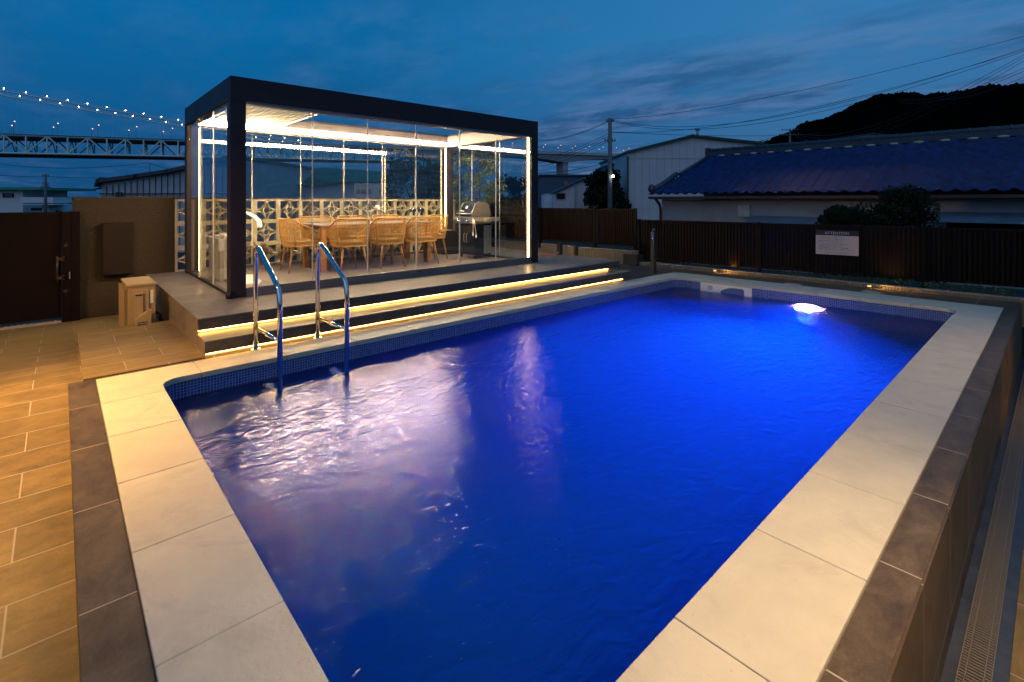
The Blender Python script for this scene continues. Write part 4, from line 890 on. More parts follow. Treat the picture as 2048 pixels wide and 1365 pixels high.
# attention sign on the fence
sA, sB = at(1632, 460, 8.95), at(1717, 464, 8.58)
dF = (Vector((*FL[5], 0)) - Vector((*FL[4], 0))).normalized()
def onfence(u):
    # ray / fence line intersection in plan
    r = FW + RT * ((u - CX) / FPX); a = Vector((*FL[4], 0)); 
    k = (a.x * dF.y - a.y * dF.x) / (r.x * dF.y - r.y * dF.x); return k
kA, kB = onfence(1632), onfence(1717.5)
pA, pB = at(1632, 401, kA), at(1717.5, 401, kB)
nf = Vector((dF.y, -dF.x, 0)); nf = -nf if nf.dot(Vector((-1, 0, 0))) < 0 else nf
pA = pA + nf * 0.04; pB = pB + nf * 0.04
Wd = (pB - pA).length; zt, zl, zm = HC - kA * (460 - HOR) / FPX, HC - kA * (507.5 - HOR) / FPX, HC - kA * (470 - HOR) / FPX
sg = thing('notice_sign', 'white notice board headed ATTENTION mounted on the dark fence', 'sign', (pA.x, pA.y, zl))
fr_ = frame((pA + pB) / 2 + Vector((0, 0, zl)) - Vector((0, 0, HC)), (pB - pA), (0, 0, 1))
Hs = zt - zl; hb = zt - zm
q = MB(); q.box(-Wd / 2, Wd / 2, 0.0, Hs - hb - 0.001, 0, 0.006, fr_); q.build('sign_board', M_signw, sg, bevel=0.002)
q = MB(); q.box(-Wd / 2, Wd / 2, Hs - hb, Hs, 0, 0.006, fr_); hd = q.build('sign_header', mat('sign_header_dark', (0.03, 0.02, 0.022), 0.5), sg)
text('ATTENTION', hb * 0.72, fr_ @ Matrix.Translation((0, Hs - hb * 0.55, 0.0075)), M_signt, 'title_text', hd, width=Wd * 0.56, extrude=0.0006)
lines = ['プール内での飲食はご遠慮ください。', '小さなお子様のご利用には、必ず保護者の方が付き添ってください。', '危険防止のため飛び込みはご遠慮ください。', 'プールサイドでは走らないでください。', 'ガラス製品の持ち込みはプールサイドではご利用頂けません。', '必ず器具等、備品は大切にお使いください。', '夜間及び早朝に騒いだりしての、プールのご利用はご遠慮。', '当施設での事故や怪我につきましては一切責任を負いかねますので']
wl = [0.60, 0.78, 0.60, 0.58, 0.70, 0.56, 0.70, 0.82]
bh = Hs - hb
for k, (s_, w_) in enumerate(zip(lines, wl)):
    yy = bh * (0.89 - k * 0.088)
    text(s_, bh * 0.055, fr_ @ Matrix.Translation((-Wd * 0.42 + Wd * w_ / 2, yy, 0.0068)), M_signk, 'notice_line', sg, width=Wd * w_, extrude=0.0005)
text('Private Villa Luana THE SUITE', bh * 0.07, fr_ @ Matrix.Translation((0, bh * 0.10, 0.0068)), M_signk, 'villa_line', sg, width=Wd * 0.54, extrude=0.0005)

# standpipe and tap post
st_ = thing('water_standpipe', 'slim black garden standpipe with chrome taps at the far pool corner', 'standpipe', (8.66, 5.36, -0.01))
q = MB(); q.box(8.615, 8.70, 5.32, 5.40, -0.012, 0.80); q.build('column', M_cap, st_, bevel=0.003)
q = MB(); q.tube([(8.61, 5.34, 0.70), (8.55, 5.31, 0.70), (8.55, 5.31, 0.63)], 0.012, 8); q.tube([(8.58, 5.325, 0.70), (8.58, 5.325, 0.76)], 0.009, 8); q.ball((8.58, 5.325, 0.765), 0.02, (1.4, 1.4, .5), 8); q.tube([(8.62, 5.36, 0.78), (8.60, 5.34, 0.84), (8.64, 5.33, 0.85)], 0.013, 8); q.ball((8.555, 5.315, 0.64), 0.018, n=8); q.build('tap', M_chrome, st_)
tp = thing('tap_post', 'short black post with a tap joining the orange hose', 'tap post', (7.70, 6.97, ZD))
q = MB(); q.box(7.65, 7.74, 6.93, 7.02, ZD, ZD + 0.25); q.build('column', M_cap, tp)
q = MB(); q.tube([(7.64, 6.97, ZD + 0.05), (7.60, 6.95, ZD + 0.05)], 0.012, 8); q.build('tap', M_steel, tp)
q = MB(); q.tube([(7.60, 6.95, ZD + 0.04), (7.4, 6.98, ZD + 0.018), (7.2, 7.12, ZD + 0.014), (6.95, 7.2, ZD + 0.014), (6.72, 7.05, ZD + 0.014), (6.62, 6.9, ZD + 0.014)], 0.013, 8); tag(q.build('garden_hose', M_hose), 'orange garden hose lying on the deck right of the pergola', 'hose')

# ================================================================ PLANTS
def leaf_quad(q, c, s, nrm=None):
    a = Vector((random.gauss(0, 1), random.gauss(0, 1), random.gauss(0, 1))).normalized(); b = a.cross(Vector((random.gauss(0, 1), random.gauss(0, 1), random.gauss(0, 1)))).normalized()
    w = s * 0.42
    q.poly([c - a * s, c + b * w, c + a * s, c - b * w])
def tree(name, lab, cat, base, h, crown, nclump, nleaf, ls, m, trunk=0.12, group=None, shape=1.0, low=0.25):
    t = thing(name, lab, cat, base, 0, group); base = Vector(base); q = MB()
    q.tube([base, base + Vector((0.1, 0, h * 0.4)), base + Vector((0, 0.1, h * 0.75))], [trunk, trunk * 0.7, trunk * 0.3], 7)
    cl_ = []
    for k in range(nclump):
        th_ = random.uniform(0, 2 * PI); rr = random.random() ** 0.5; zz = random.uniform(low, 1.0)
        env = math.sin(PI * min(1, max(0.08, (zz - low * 0.6) / (1.05 - low * 0.6)))) ** 0.6
        c_ = base + Vector((math.cos(th_) * rr * crown * env, math.sin(th_) * rr * crown * env, h * zz)); cl_.append(c_)
        if k % 3 == 0: q.tube([base + Vector((0.05, 0.05, h * zz * 0.55)), c_], [trunk * 0.3, trunk * 0.08], 4)
    q.build('trunk', M_bark, t)
    q = MB()
    for c_ in cl_:
        rr = crown * random.uniform(0.16, 0.34)
        for k in range(nleaf):
            v_ = Vector((random.gauss(0, 1), random.gauss(0, 1), random.gauss(0, 0.75))); v_ = v_ / max(1, v_.length) if v_.length > 1.6 else v_ * 0.7
            leaf_quad(q, c_ + v_ * rr, ls * random.uniform(0.6, 1.3))
    q.build('crown', m, t); return t
def g0(u, d, z=-1.3): a = at(u, 401, d); return (a.x, a.y, z)
tree('broadleaf_tree', 'broad dark tree behind the block wall seen through the glass', 'tree', g0(835, 22), 4.3, 1.7, 60, 130, 0.10, M_leafm, 0.16, low=0.12)
tree('broadleaf_tree', 'tall dark tree left of the back corner light column', 'tree', g0(880, 20), 4.1, 1.2, 40, 120, 0.10, M_leafm, 0.14, low=0.12)
tree('bamboo_tree', 'tall airy yellow green bamboo lit by the pergola behind the grill', 'tree', g0(955, 12.3, 0.2), 2.95, 0.62, 60, 70, 0.055, M_leafb, 0.03, low=0.18)
tree('broadleaf_tree', 'small round dark tree right of the bamboo behind the glass', 'tree', g0(1032, 30), 4.0, 1.6, 40, 110, 0.13, M_leafd, 0.15, low=0.2)
tree('garden_shrub', 'big rounded dark shrub behind the attention sign', 'shrub', g0(1795, 11.6), 2.85, 0.85, 130, 260, 0.045, M_leafd, 0.05, low=0.1)
tree('garden_shrub', 'lower dark shrub left of the big one by the tiled house', 'shrub', g0(1690, 12.0), 2.50, 0.70, 110, 220, 0.045, M_leafd, 0.05, low=0.1)
tree('broadleaf_tree', 'black tree mass behind the street light pole', 'tree', g0(1215, 46), 5.2, 2.2, 50, 110, 0.22, M_leafd, 0.2, low=0.1)
tree('broadleaf_tree', 'dark low tree between the green roofed house and the stucco wall', 'tree', g0(125, 40), 1.75, 0.9, 40, 90, 0.13, M_leafd, 0.1, low=0.1)
tree('garden_shrub', 'dark hedge shrub in front of the white warehouse base', 'shrub', g0(1300, 17.0), 1.95, 0.7, 36, 100, 0.06, M_leafd, 0.05, low=0.1)
# ornamental grass tufts behind the back glass
def tuft(lab, base, n_, h, m, spread=0.6):
    t = []; q = MB(); base = Vector(base)
    for k in range(n_):
        a = random.uniform(0, 2 * PI); l = h * random.uniform(0.6, 1.1); s_ = random.uniform(0.15, spread)
        dr = Vector((math.cos(a), math.sin(a), 0)); w = dr.cross(Vector((0, 0, 1))) * 0.004
        p0, p1, p2, p3 = base + dr * 0.02, base + dr * (0.25 * s_ * l) + Vector((0, 0, l * 0.6)), base + dr * (0.7 * s_ * l) + Vector((0, 0, l * 0.85)), base + dr * (1.15 * s_ * l) + Vector((0, 0, l * 0.72))
        for a_, b_ in ((p0, p1), (p1, p2), (p2, p3)): q.poly([a_ - w, a_ + w, b_ + w, b_ - w])
    return tag(q.build('ornamental_grass', m), lab, 'grass tuft', 'grass tufts behind the back glass')
tuft('large arching dry grass tuft right of the front ladder rail, behind the glass', (2.55, 9.36, 0.2), 130, 0.55, M_grassd, 1.1)
tuft('smaller reddish grass tuft left of the first chair legs', (3.0, 9.37, 0.2), 70, 0.42, M_grassd, 0.8)
tuft('low green tuft under the middle of the table, at the wall foot', (4.4, 9.37, 0.2), 60, 0.25, M_leafm, 0.8)
tuft('low green tuft at the wall foot behind the right table legs', (5.2, 9.37, 0.2), 60, 0.25, M_leafb, 0.8)
# ground cover under the fence
q = MB()
for k in range(2600):
    t_ = random.random(); y_ = 5.9 - 5.5 * t_; x_ = 9.80 + 0.28 * t_ + random.uniform(0.0, 0.45); leaf_quad(q, Vector((x_, y_, random.uniform(-0.02, 0.13))), random.uniform(0.012, 0.03))
for k in range(1300):
    t_ = random.random(); y_ = 6.3 + 4.2 * t_; x_ = 9.5 - 0.20 * t_ + random.uniform(0, 0.3); leaf_quad(q, Vector((x_, y_, random.uniform(0.22, 0.36))), random.uniform(0.012, 0.03))
tag(q.build('ground_cover', M_leafm), 'small leafy ground cover growing under the slatted fence', 'ground cover', kind='stuff')

# ================================================================ NEIGHBOURING BUILDINGS
# tiled roof house on the right: eave along Y
th_ = thing('tiled_roof_house', 'low plastered house with a blue glazed Japanese tile roof', 'house', (18, 3, -1.3))
EX, EZ, RX, RZ2 = 16.0, 1.575, 19.2, 3.14
q = MB(); NY = 420; NX = 20; yl = -8.0
Ye, Yr = 10.2, 9.35
vv = []
for i in range(NX * 2 + 1):
    r_i = i // 2; top = i % 2
    s_ = (r_i + (0.0 if top == 0 else 0.98)) / NX; s_ = min(s_, 1)
    if i == NX * 2: s_ = 1.0
    row = []
    yend = Ye + (Yr - Ye) * s_
    for j in range(NY + 1):
        y_ = yl + (yend - yl) * j / NY
        w = math.sin((y_ - yl) * 2 * PI / 0.33)
        w = 0.055 * (abs(w) ** 0.8 * (1 if w > 0 else -0.45))
        x_ = EX + (RX - EX) * s_; z_ = EZ + (RZ2 - EZ) * (s_ ** 1.06) + w * 0.8 + (0.085 if top == 0 else 0.0)
        row.append(q.bm.verts.new((x_, y_, z_)))
    vv.append(row)
for a, b in zip(vv, vv[1:]):
    for j in range(NY): q.bm.faces.new((a[j], a[j + 1], b[j + 1], b[j]))
roof_ = q.build('roof', M_kawara, th_)
q = MB(); q.box(RX - 0.14, RX + 0.14, yl, Yr, RZ2 + 0.02, RZ2 + 0.20)
q.tube([(RX, yl, RZ2 + 0.24), (RX, Yr + 0.1, RZ2 + 0.24)], 0.09, 10)
y_ = yl
while y_ < Yr: q.tube([(RX, y_, RZ2 + 0.24), (RX, y_ + 0.05, RZ2 + 0.24)], 0.105, 10); y_ += 0.42
q.box(RX - 0.12, RX + 0.12, Yr, Yr + 0.14, RZ2 + 0.0, RZ2 + 0.36)
q.tube([(RX - 0.15, Yr - 0.02, RZ2 + 0.02), (EX + 1.6, Yr + 0.42, EZ + 0.84)], 0.07, 8)
q.tube([(EX + 1.5, Yr + 0.48, EZ + 0.86), (EX + 0.9, Yr + 0.62, EZ + 0.52), (EX + 0.25, Yr + 0.82, EZ + 0.18)], 0.10, 8)
q.ball((EX + 0.3, Yr + 0.82, EZ + 0.28), 0.14, (1, 1, 1.2), 10)
q.mi = 1; y_ = yl
while y_ < Yr - 0.3: q.ball((RX - 0.15, y_, RZ2 + 0.02), 0.06, (1, 2.2, 0.7), 8); y_ += 0.60
q.build('ridge', [M_ridge, M_mortar], roof_)
q = MB(); q.box(EX + 0.02, EX + 0.08, yl, Ye - 0.05, EZ - 0.10, EZ - 0.02); q.box(EX + 0.08, EX + 0.9, yl, Ye - 0.1, EZ - 0.12, EZ - 0.09); q.build('gutter', mat('copper_gutter', (0.08, 0.035, 0.025), 0.6), th_)
q = MB(); q.box(EX + 0.65, 22, yl, 9.95, -1.3, EZ - 0.125); q.build('wall', M_plaster, th_)
q = MB(); q.box(RX, 22, yl, 9.6, EZ - 0.12, EZ + 0.3); q.build('roof_back', M_roofd, th_)
q = MB(); q.tube([(EX + 0.1, 9.9, EZ - 0.1), (EX + 0.5, 9.97, EZ - 0.30), (EX + 0.6, 9.98, EZ - 0.5), (EX + 0.6, 9.98, -1.2)], 0.05, 8); q.build('downpipe', MATS['copper_gutter'], th_)
def wx(u, v, X):   # point on plane X=const
    r = FW + RT * ((u - CX) / FPX); k = X / r.x; return Vector((X, k * r.y, HC - k * (v - HOR) / FPX))
a, b = wx(1478, 411, EX + 0.6), wx(1501, 434, EX + 0.6)
q = MB(); q.box(EX + 0.50, EX + 0.648, b.y, a.y, b.z, a.z); vb = q.build('vent_box', mat('vent_pale', (0.55, 0.55, 0.52), 0.7, var=0.1), th_, bevel=0.01)
q = MB(); q.box(EX + 0.494, EX + 0.4985, b.y + 0.05, a.y - 0.05, b.z + 0.05, a.z - 0.05); q.build('vent_door', MATS['vent_pale'], vb)
for (u0, u1, v0, v1) in ((1507, 1640, 432, 444), (1868, 2080, 424, 437)):
    a, b = wx(u0, v0, EX + 0.62), wx(u1, v1, EX + 0.62)
    q = MB(); q.extrude([(EX + 0.64, b.y, a.z), (EX + 0.64, b.y, a.z - 0.03), (EX - 0.05, b.y, a.z - 0.24), (EX - 0.05, b.y, a.z - 0.20)], (0, a.y - b.y, 0)); q.build('awning', mat('awning_blue', (0.13, 0.22, 0.30), 0.5, var=0.15, vscale=3), th_)
a, b = wx(1893, 441, EX + 0.62), wx(2100, 460, EX + 0.62)
q = MB(); q.box(EX + 0.62, EX + 0.648, b.y, a.y, -0.6, a.z); q.build('window', M_window, th_)

# white warehouse
def frontbuilding(name, lab, cat, pts, d, depth, mw, roofm=None, rt=0.25, lines=0, skew=0.0, trims=None, group=None):
    """gable-fronted building; pts are the front outline (u, v) left->right along the roof, ground added"""
    P = [at(u, v, d + skew * i) for i, (u, v) in enumerate(pts)]
    t = thing(name, lab, cat, (P[0].x, P[0].y, -1.3), 0, group)
    back = (FW * depth)
    q = MB(); poly = [Vector((P[0].x, P[0].y, -1.3))] + P + [Vector((P[-1].x, P[-1].y, -1.3))]
    q.extrude([p_ for p_ in poly], back); w = q.build('wall', mw, t)
    if roofm:
        q = MB(); ov = -FW * 0.35
        for a_, b_ in zip(P, P[1:]):
            up = Vector((0, 0, rt)); e = (b_ - a_).normalized() * 0.12
            q.extrude([a_ + ov - e, b_ + ov + e, b_ + ov + up + e, a_ + ov + up - e], back - ov * 1.5)
        q.build('roof', roofm, t)
    return t, P, w
t, P, w_ = frontbuilding('warehouse', 'large white panelled warehouse with green roof edge', 'warehouse', [(1254, 307), (1383, 275), (1524, 290)], 46, 14, M_wallw, M_trimg, 0.22)
q = MB(); a0, b0_ = P[0], P[-1]; nn = 18
for k in range(1, nn):
    pp = a0.lerp(b0_, k / nn); zt_ = P[0].z + (P[1].z - P[0].z) * min(1, (k / nn) / 0.478) if k / nn < 0.478 else P[1].z + (P[2].z - P[1].z) * ((k / nn - 0.478) / 0.522)
    e = (b0_ - a0).normalized() * 0.02; o_ = -FW * 0.01
    q.extrude([Vector((pp.x, pp.y, -1)) - e + o_, Vector((pp.x, pp.y, -1)) + e + o_, Vector((pp.x, pp.y, zt_)) + e + o_, Vector((pp.x, pp.y, zt_)) - e + o_], -FW * 0.012)
za = at(1300, 318, 46).z; o_ = -FW * 0.03; q.extrude([Vector((a0.x, a0.y, za)) + o_, Vector((b0_.x, b0_.y, za)) + o_, Vector((b0_.x, b0_.y, za + 0.05)) + o_, Vector((a0.x, a0.y, za + 0.05)) + o_], -FW * 0.012)
q.build('panel_joints', mat('joint_grey', (0.45, 0.46, 0.46), 0.8), w_)
q = MB(); q.tube([P[0] - FW * 0.3 + Vector((0, 0, -0.3)), Vector((P[0].x, P[0].y, -1.3)) - FW * 0.3], 0.09, 8); q.build('downpipe', M_trimg, t)
q = MB(); a_ = at(1395, 272, 46.5); q.tube([a_, a_ + Vector((0, 0, 0.5))], 0.12, 10); q.ball(a_ + Vector((0, 0, 0.6)), 0.25, (1, 1, 0.6), 10); q.build('roof_vent', M_corr, t)
for u in (1405, 1418):
    a_ = at(u - 8, 272, 44)
t, P, w_ = frontbuilding('corrugated_shed', 'grey corrugated shed roofline behind the tiled house', 'shed', [(1537, 300), (1741, 269), (1862, 280)], 60, 14, M_corr, M_roofd, 0.12)
q = MB(); a0, b0_ = P[0], P[1]
for k in range(90):
    pp = a0.lerp(b0_, 0.42 + 0.58 * (k + 0.5) / 90); e = (b0_ - a0).normalized() * 0.035; o_ = -FW * 0.01; zt_ = pp.z - 0.1; zl_ = zt_ - 2.6
    q.extrude([Vector((pp.x, pp.y, zl_)) - e + o_, Vector((pp.x, pp.y, zl_)) + e + o_, Vector((pp.x, pp.y, zt_)) + e + o_, Vector((pp.x, pp.y, zt_)) - e + o_], -FW * 0.05)
q.build('corrugation', M_corr, w_)
# blue roof building + white gabled house on the left of the pole
frontbuilding('long_shed', 'long dark shed with blue roof right of the pergola', 'shed', [(1068, 362), (1080, 352), (1225, 352), (1240, 365)], 62, 12, M_roofb, M_roofb, 0.15)
t, P, w_ = frontbuilding('gabled_house', 'small white gabled house with lean-to and dark window', 'house', [(1149, 367), (1190, 352), (1224, 367)], 50, 10, M_wallw, M_roofd, 0.16)
q = MB(); L = [at(1106, 388, 49.5), at(1149, 368, 49.5)]
q.extrude([Vector((L[0].x, L[0].y, -1.3)), L[0], L[1], Vector((L[1].x, L[1].y, -1.3))], FW * 8); q.build('lean_to', M_wallw, t)
q = MB(); q.extrude([L[0] - FW * .3, L[1] - FW * .3, L[1] - FW * .3 + Vector((0, 0, .14)), L[0] - FW * .3 + Vector((0, 0, .14))], FW * 8.5); q.build('lean_to_roof', M_roofd, t)
a, b = at(1113, 387, 49.4), at(1130, 398, 49.4)
q = MB(); q.extrude([Vector((a.x, a.y, a.z)), Vector((b.x, b.y, a.z)), Vector((b.x, b.y, b.z)), Vector((a.x, a.y, b.z))], -FW * 0.04); q.build('window', M_window, t)
a, b = at(1128, 363, 51), at(1137, 374, 51)
q = MB(); q.extrude([Vector((a.x, a.y, a.z)), Vector((b.x, b.y, a.z)), Vector((b.x, b.y, b.z)), Vector((a.x, a.y, b.z))], FW * 0.5); q.build('chimney', M_clay, t)
a = at(1094, 396, 40); q = MB(); q.tube([(a.x, a.y, -1.3), (a.x, a.y, a.z + 0.25)], 0.45, 16); q.tube([(a.x, a.y, a.z + 0.25), (a.x, a.y, a.z + 0.33)], [0.46, 0.1], 16); tag(q.build('water_tank', M_corr), 'grey cylindrical tank beside the small white house', 'tank')
frontbuilding('dark_shed', 'dark blue roofed shed between the street light and warehouse', 'shed', [(1225, 330), (1238, 334), (1253, 356)], 52, 10, M_roofb, M_roofd, 0.12)
q = MB(); q.box(-0.9, 0.9, -0.4, 0.4, 0, 1.1, Matrix.Translation(g0(1215, 26, -0.95 + 0.0)) @ Matrix.Rotation(-0.74, 4, 'Z')); q.box(-0.95, 0.3, -0.42, 0.42, 1.1, 1.9, Matrix.Translation(g0(1215, 26, -0.95)) @ Matrix.Rotation(-0.74, 4, 'Z'))
tag(q.build('storage_crate', M_corr, bevel=0.03), 'pale blue grey storage crate half hidden behind the fence by the pole', 'crate')

# buildings seen behind the block wall
tg, Pg, wg = frontbuilding('grey_warehouse', 'grey boarded warehouse with dark roof behind the stucco wall', 'warehouse', [(202, 371), (206, 366), (280, 356), (340, 347), (470, 318)], 26, 10, M_corr, M_roofd, 0.18)
q = MB()
for k in range(1, 22):
    pp = Pg[0].lerp(Pg[-1], k / 22); f_ = k / 22; zt_2 = Pg[0].z + (Pg[-1].z - Pg[0].z) * f_ - 0.12; e = RT * 0.012; o_ = -FW * 0.02
    q.extrude([Vector((pp.x, pp.y, -1)) - e + o_, Vector((pp.x, pp.y, -1)) + e + o_, Vector((pp.x, pp.y, zt_2)) + e + o_, Vector((pp.x, pp.y, zt_2)) - e + o_], -FW * 0.03)
a_, b_ = Pg[0] - FW * 0.07, Pg[-1] - FW * 0.07; zz = at(200, 389, 26).z; q.extrude([Vector((a_.x, a_.y, zz)), Vector((b_.x, b_.y, zz)), Vector((b_.x, b_.y, zz + 0.06)), Vector((a_.x, a_.y, zz + 0.06))], -FW * 0.05)
q.build('wall_seams', M_roofd, wg)
a_ = at(186, 378, 26); q = MB(); q.extrude([a_, at(204, 374, 26), at(204, 376, 26), a_ - Vector((0, 0, 0.03))], FW * 2); q.build('canopy', M_roofd, tg)
q = MB(); a_, b_ = at(228, 401, 25.9), at(250, 401, 25.9)
for uu in (236, 243): c_ = at(uu, 401, 25.93); q.extrude([c_ - RT * .06 + Vector((0, 0, .02)), c_ + RT * .06 + Vector((0, 0, .02)), c_ + RT * .06 + Vector((0, 0, .42)), c_ - RT * .06 + Vector((0, 0, .42))], -FW * .1)
q.build('wall_vents', M_roofd, wg)
t, P, w_ = frontbuilding('green_roof_warehouse', 'white warehouse with broad green roof seen through the glass', 'warehouse', [(500, 372), (530, 377), (610, 372), (704, 364), (790, 364)], 34, 10, M_wallw, None)
q = MB(); A_ = [at(500, 372, 33.8), at(540, 345, 37), at(592, 340, 37.5), at(650, 335, 38), at(770, 344, 38.5), at(800, 366, 33.8), at(704, 364, 33.8), at(610, 372, 33.8)]
q.poly(A_[:]); q.extrude([at(500, 373, 33.7), at(610, 373, 33.7), at(704, 365, 33.7), at(800, 367, 33.7), at(800, 364, 33.7), at(704, 362.5, 33.7), at(610, 370, 33.7), at(500, 371, 33.7)], -FW * 0.2)
q.build('roof', M_roofg, t)
for (a_, b_, v0, v1) in ((556, 592, 380, 393), (720, 724, 366, 394)):
    a, b = at(a_, v0, 33.9), at(b_, v1, 33.9)
    q = MB(); q.extrude([Vector((a.x, a.y, a.z)), Vector((b.x, b.y, a.z)), Vector((b.x, b.y, b.z)), Vector((a.x, a.y, b.z))], -FW * 0.05); q.build('shutter_frame', M_roofd, w_)
# truck / container with writing
tr = thing('box_truck', 'pale box truck with dark Japanese lettering behind the block wall', 'truck', tuple(g0(737, 24)))
a, b = at(708, 367.5, 24), at(772, 430, 24)
q = MB(); q.extrude([Vector((a.x, a.y, a.z)), Vector((b.x, b.y, a.z)), Vector((b.x, b.y, -0.4)), Vector((a.x, a.y, -0.4))], FW * 2.2); cb = q.build('cargo_box', M_wallw, tr, bevel=0.03)
q = MB()
for u in (718, 762):
    c_ = at(u, 401, 24.2); c_.z = -0.9; q.tube([c_, c_ + FW * 1.8], 0.4, 16)
q.build('wheel', M_dark, tr)
q = MB(); a2 = at(712, 401, 24.3); b2 = at(768, 401, 24.3); q.extrude([Vector((a2.x, a2.y, -0.9)), Vector((b2.x, b2.y, -0.9)), Vector((b2.x, b2.y, -0.42)), Vector((a2.x, a2.y, -0.42))], FW * 1.6); q.build('chassis', M_dark, tr)
Mtx = frame(at(727, 385, 23.985), RT, (0, 0, 1))
text('淡路島', 0.27, Mtx, M_signk, 'lettering', cb, extrude=0.004)
Mtx = frame(at(763, 385, 23.985), RT, (0, 0, 1)); text('巴', 0.27, Mtx, M_signk, 'lettering', cb, extrude=0.004)

# green topped house on the far left
hs = thing('green_roof_house', 'white two storey house with green flat roof and balcony at the far left', 'house', tuple(g0(30, 90)))
def fbox(parent, name, u0, u1, v0, v1, d, dep, m, z0=None):
    a, b = at(u0, v0, d), at(u1, v1, d); zz = b.z if z0 is None else z0
    q = MB(); q.extrude([Vector((a.x, a.y, a.z)), Vector((b.x, b.y, a.z)), Vector((b.x, b.y, zz)), Vector((a.x, a.y, zz))], FW * dep); return q.build(name, m, parent)
M_hw = mat('house_white', (0.72, 0.72, 0.74), 0.7, var=0.04, vscale=0.5)
fbox(hs, 'wall', -60, 46, 380.5, 0, 90, 9, M_hw, -1.3); fbox(hs, 'wall', 46.2, 75, 381, 0, 93, 6, M_hw, -1.3)
rf = fbox(hs, 'roof', -60, 80, 375, 380.2, 88.5, 12, mat('roof_turquoise', (0.02, 0.28, 0.18), 0.5))
bl = fbox(hs, 'balcony', 41, 106, 395, 406, 86, 4, M_hw); fbox(hs, 'balcony_floor', 37, 109, 409, 410.5, 85.8, 5, M_hw)
wn = fbox(hs, 'window', 5, 27, 387, 395.5, 89.9, 0.1, M_window); fbox(wn, 'pane', 9, 24, 388.5, 394, 89.8, 0.05, mat('pane_dim', (0.12, 0.10, 0.07), 0.3))
fbox(hs, 'window', 61, 69, 381.5, 394, 92.9, 0.1, mat('window_sky', (0.05, 0.12, 0.25), 0.3)); fbox(hs, 'wall', 84, 98, 410, 0, 88, 5, M_hw, -1.3); fbox(hs, 'window', 62, 84, 416, 422, 89.7, 0.1, M_window)

# ================================================================ BRIDGE
def brp(s, z, o=0.0):
    r = -387 + 0.849 * s - 0.529 * o; d = 376 + 0.529 * s + 0.849 * o; return rd(r, d, z)
zt_ = lambda s: 51 + 0.0235 * s
bridge = thing('suspension_bridge', 'long suspension bridge with steel truss deck and lamps along its cables', 'bridge', tuple(brp(150, -1.3)))
S0, PN = 1.9 - 12.2 * 4, 12.2
nP = 31
def bar(q, a, b, w, n_=4): q.tube([a, b], w, n_, cap=False)
for o, tagn in ((0, 'near'), (30, 'far')):
    q = MB()
    for i in range(nP):
        s = S0 + i * PN; zt1 = zt_(s); zb1 = zt1 - 13.8; s2 = s + PN; zt2, zb2 = zt_(s2), zt_(s2) - 13.8
        bar(q, brp(s, zt1, o), brp(s2, zt2, o), 0.75); bar(q, brp(s, zb1, o), brp(s2, zb2, o), 0.75); bar(q, brp(s, zt1, o), brp(s, zb1, o), 0.55)
        if i % 2 == 0: bar(q, brp(s, zt1, o), brp(s2, zb2, o), 0.55)
        else: bar(q, brp(s, zb1, o), brp(s2, zt2, o), 0.55)
    q.build('truss', M_bridge, bridge)
q = MB()
for i in range(nP):
    s = S0 + i * PN; zt1 = zt_(s)
    bar(q, brp(s, zt1 - 13.8, 0), brp(s, zt1 - 13.8, 30), 0.5); bar(q, brp(s, zt1 - 13.8, 0), brp(s, zt1 - 1.5, 15), 0.4); bar(q, brp(s, zt1 - 13.8, 30), brp(s, zt1 - 1.5, 15), 0.4)
q.build('cross_frame', M_bridge, bridge)
q = MB(); sA_, sB_ = S0 - 5, S0 + nP * PN
q.mesh([brp(sA_, zt_(sA_) + 0.9, -1), brp(sB_, zt_(sB_) + 0.9, -1), brp(sB_, zt_(sB_) + 0.9, 31), brp(sA_, zt_(sA_) + 0.9, 31), brp(sA_, zt_(sA_) - 1.6, 1), brp(sB_, zt_(sB_) - 1.6, 1), brp(sB_, zt_(sB_) - 1.6, 29), brp(sA_, zt_(sA_) - 1.6, 29)], [(0, 1, 2, 3), (7, 6, 5, 4), (0, 4, 5, 1), (2, 6, 7, 3)]); q.build('road_deck', M_roofd, bridge)
q = MB(); q.mesh([brp(sA_, zt_(sA_) - 14.0, 2), brp(sB_, zt_(sB_) - 14.0, 2), brp(sB_, zt_(sB_) - 14.0, 28), brp(sA_, zt_(sA_) - 14.0, 28), brp(sA_, zt_(sA_) - 15.4, 4), brp(sB_, zt_(sB_) - 15.4, 4), brp(sB_, zt_(sB_) - 15.4, 26), brp(sA_, zt_(sA_) - 15.4, 26)], [(0, 1, 2, 3), (7, 6, 5, 4), (0, 4, 5, 1), (2, 6, 7, 3)]); q.build('lower_deck', M_roofd, bridge)
def zc(s): return 84.5 - 0.134 * s + 0.00004 * s * s
for o in (0, 30):
    q = MB(); q.tube([brp(s, zc(s), o) for s in range(-60, 262, 20)], 0.55, 6); q.tube([brp(s, zc(s) + 1.6, o) for s in range(-60, 262, 20)], 0.15, 4); q.build('main_cable', M_bridge, bridge)
    q = MB()
    for i in range(22):
        s = S0 + i * PN
        if zc(s) > zt_(s) + 1: bar(q, brp(s, zc(s), o), brp(s, zt_(s), o), 0.10, 3)
    q.build('hangers', M_bridge, bridge)
me_b = None
for o in (0, 30):
    for i in range(22):
        s = S0 + i * PN + (0 if o == 0 else 2)
        if zc(s) < zt_(s) + 2: continue
        p_ = brp(s, zc(s) + 2.0, o)
        if me_b is None:
            q = MB(); q.ball((0, 0, 0), 0.31, n=8); ob = q.build('cable_lamp', E_lamp, None); me_b = ob.data
        else: ob = bpy.data.objects.new('cable_lamp', me_b); COL.objects.link(ob)
        ob.parent = bridge; ob.location = wm(bridge).inverted() @ p_
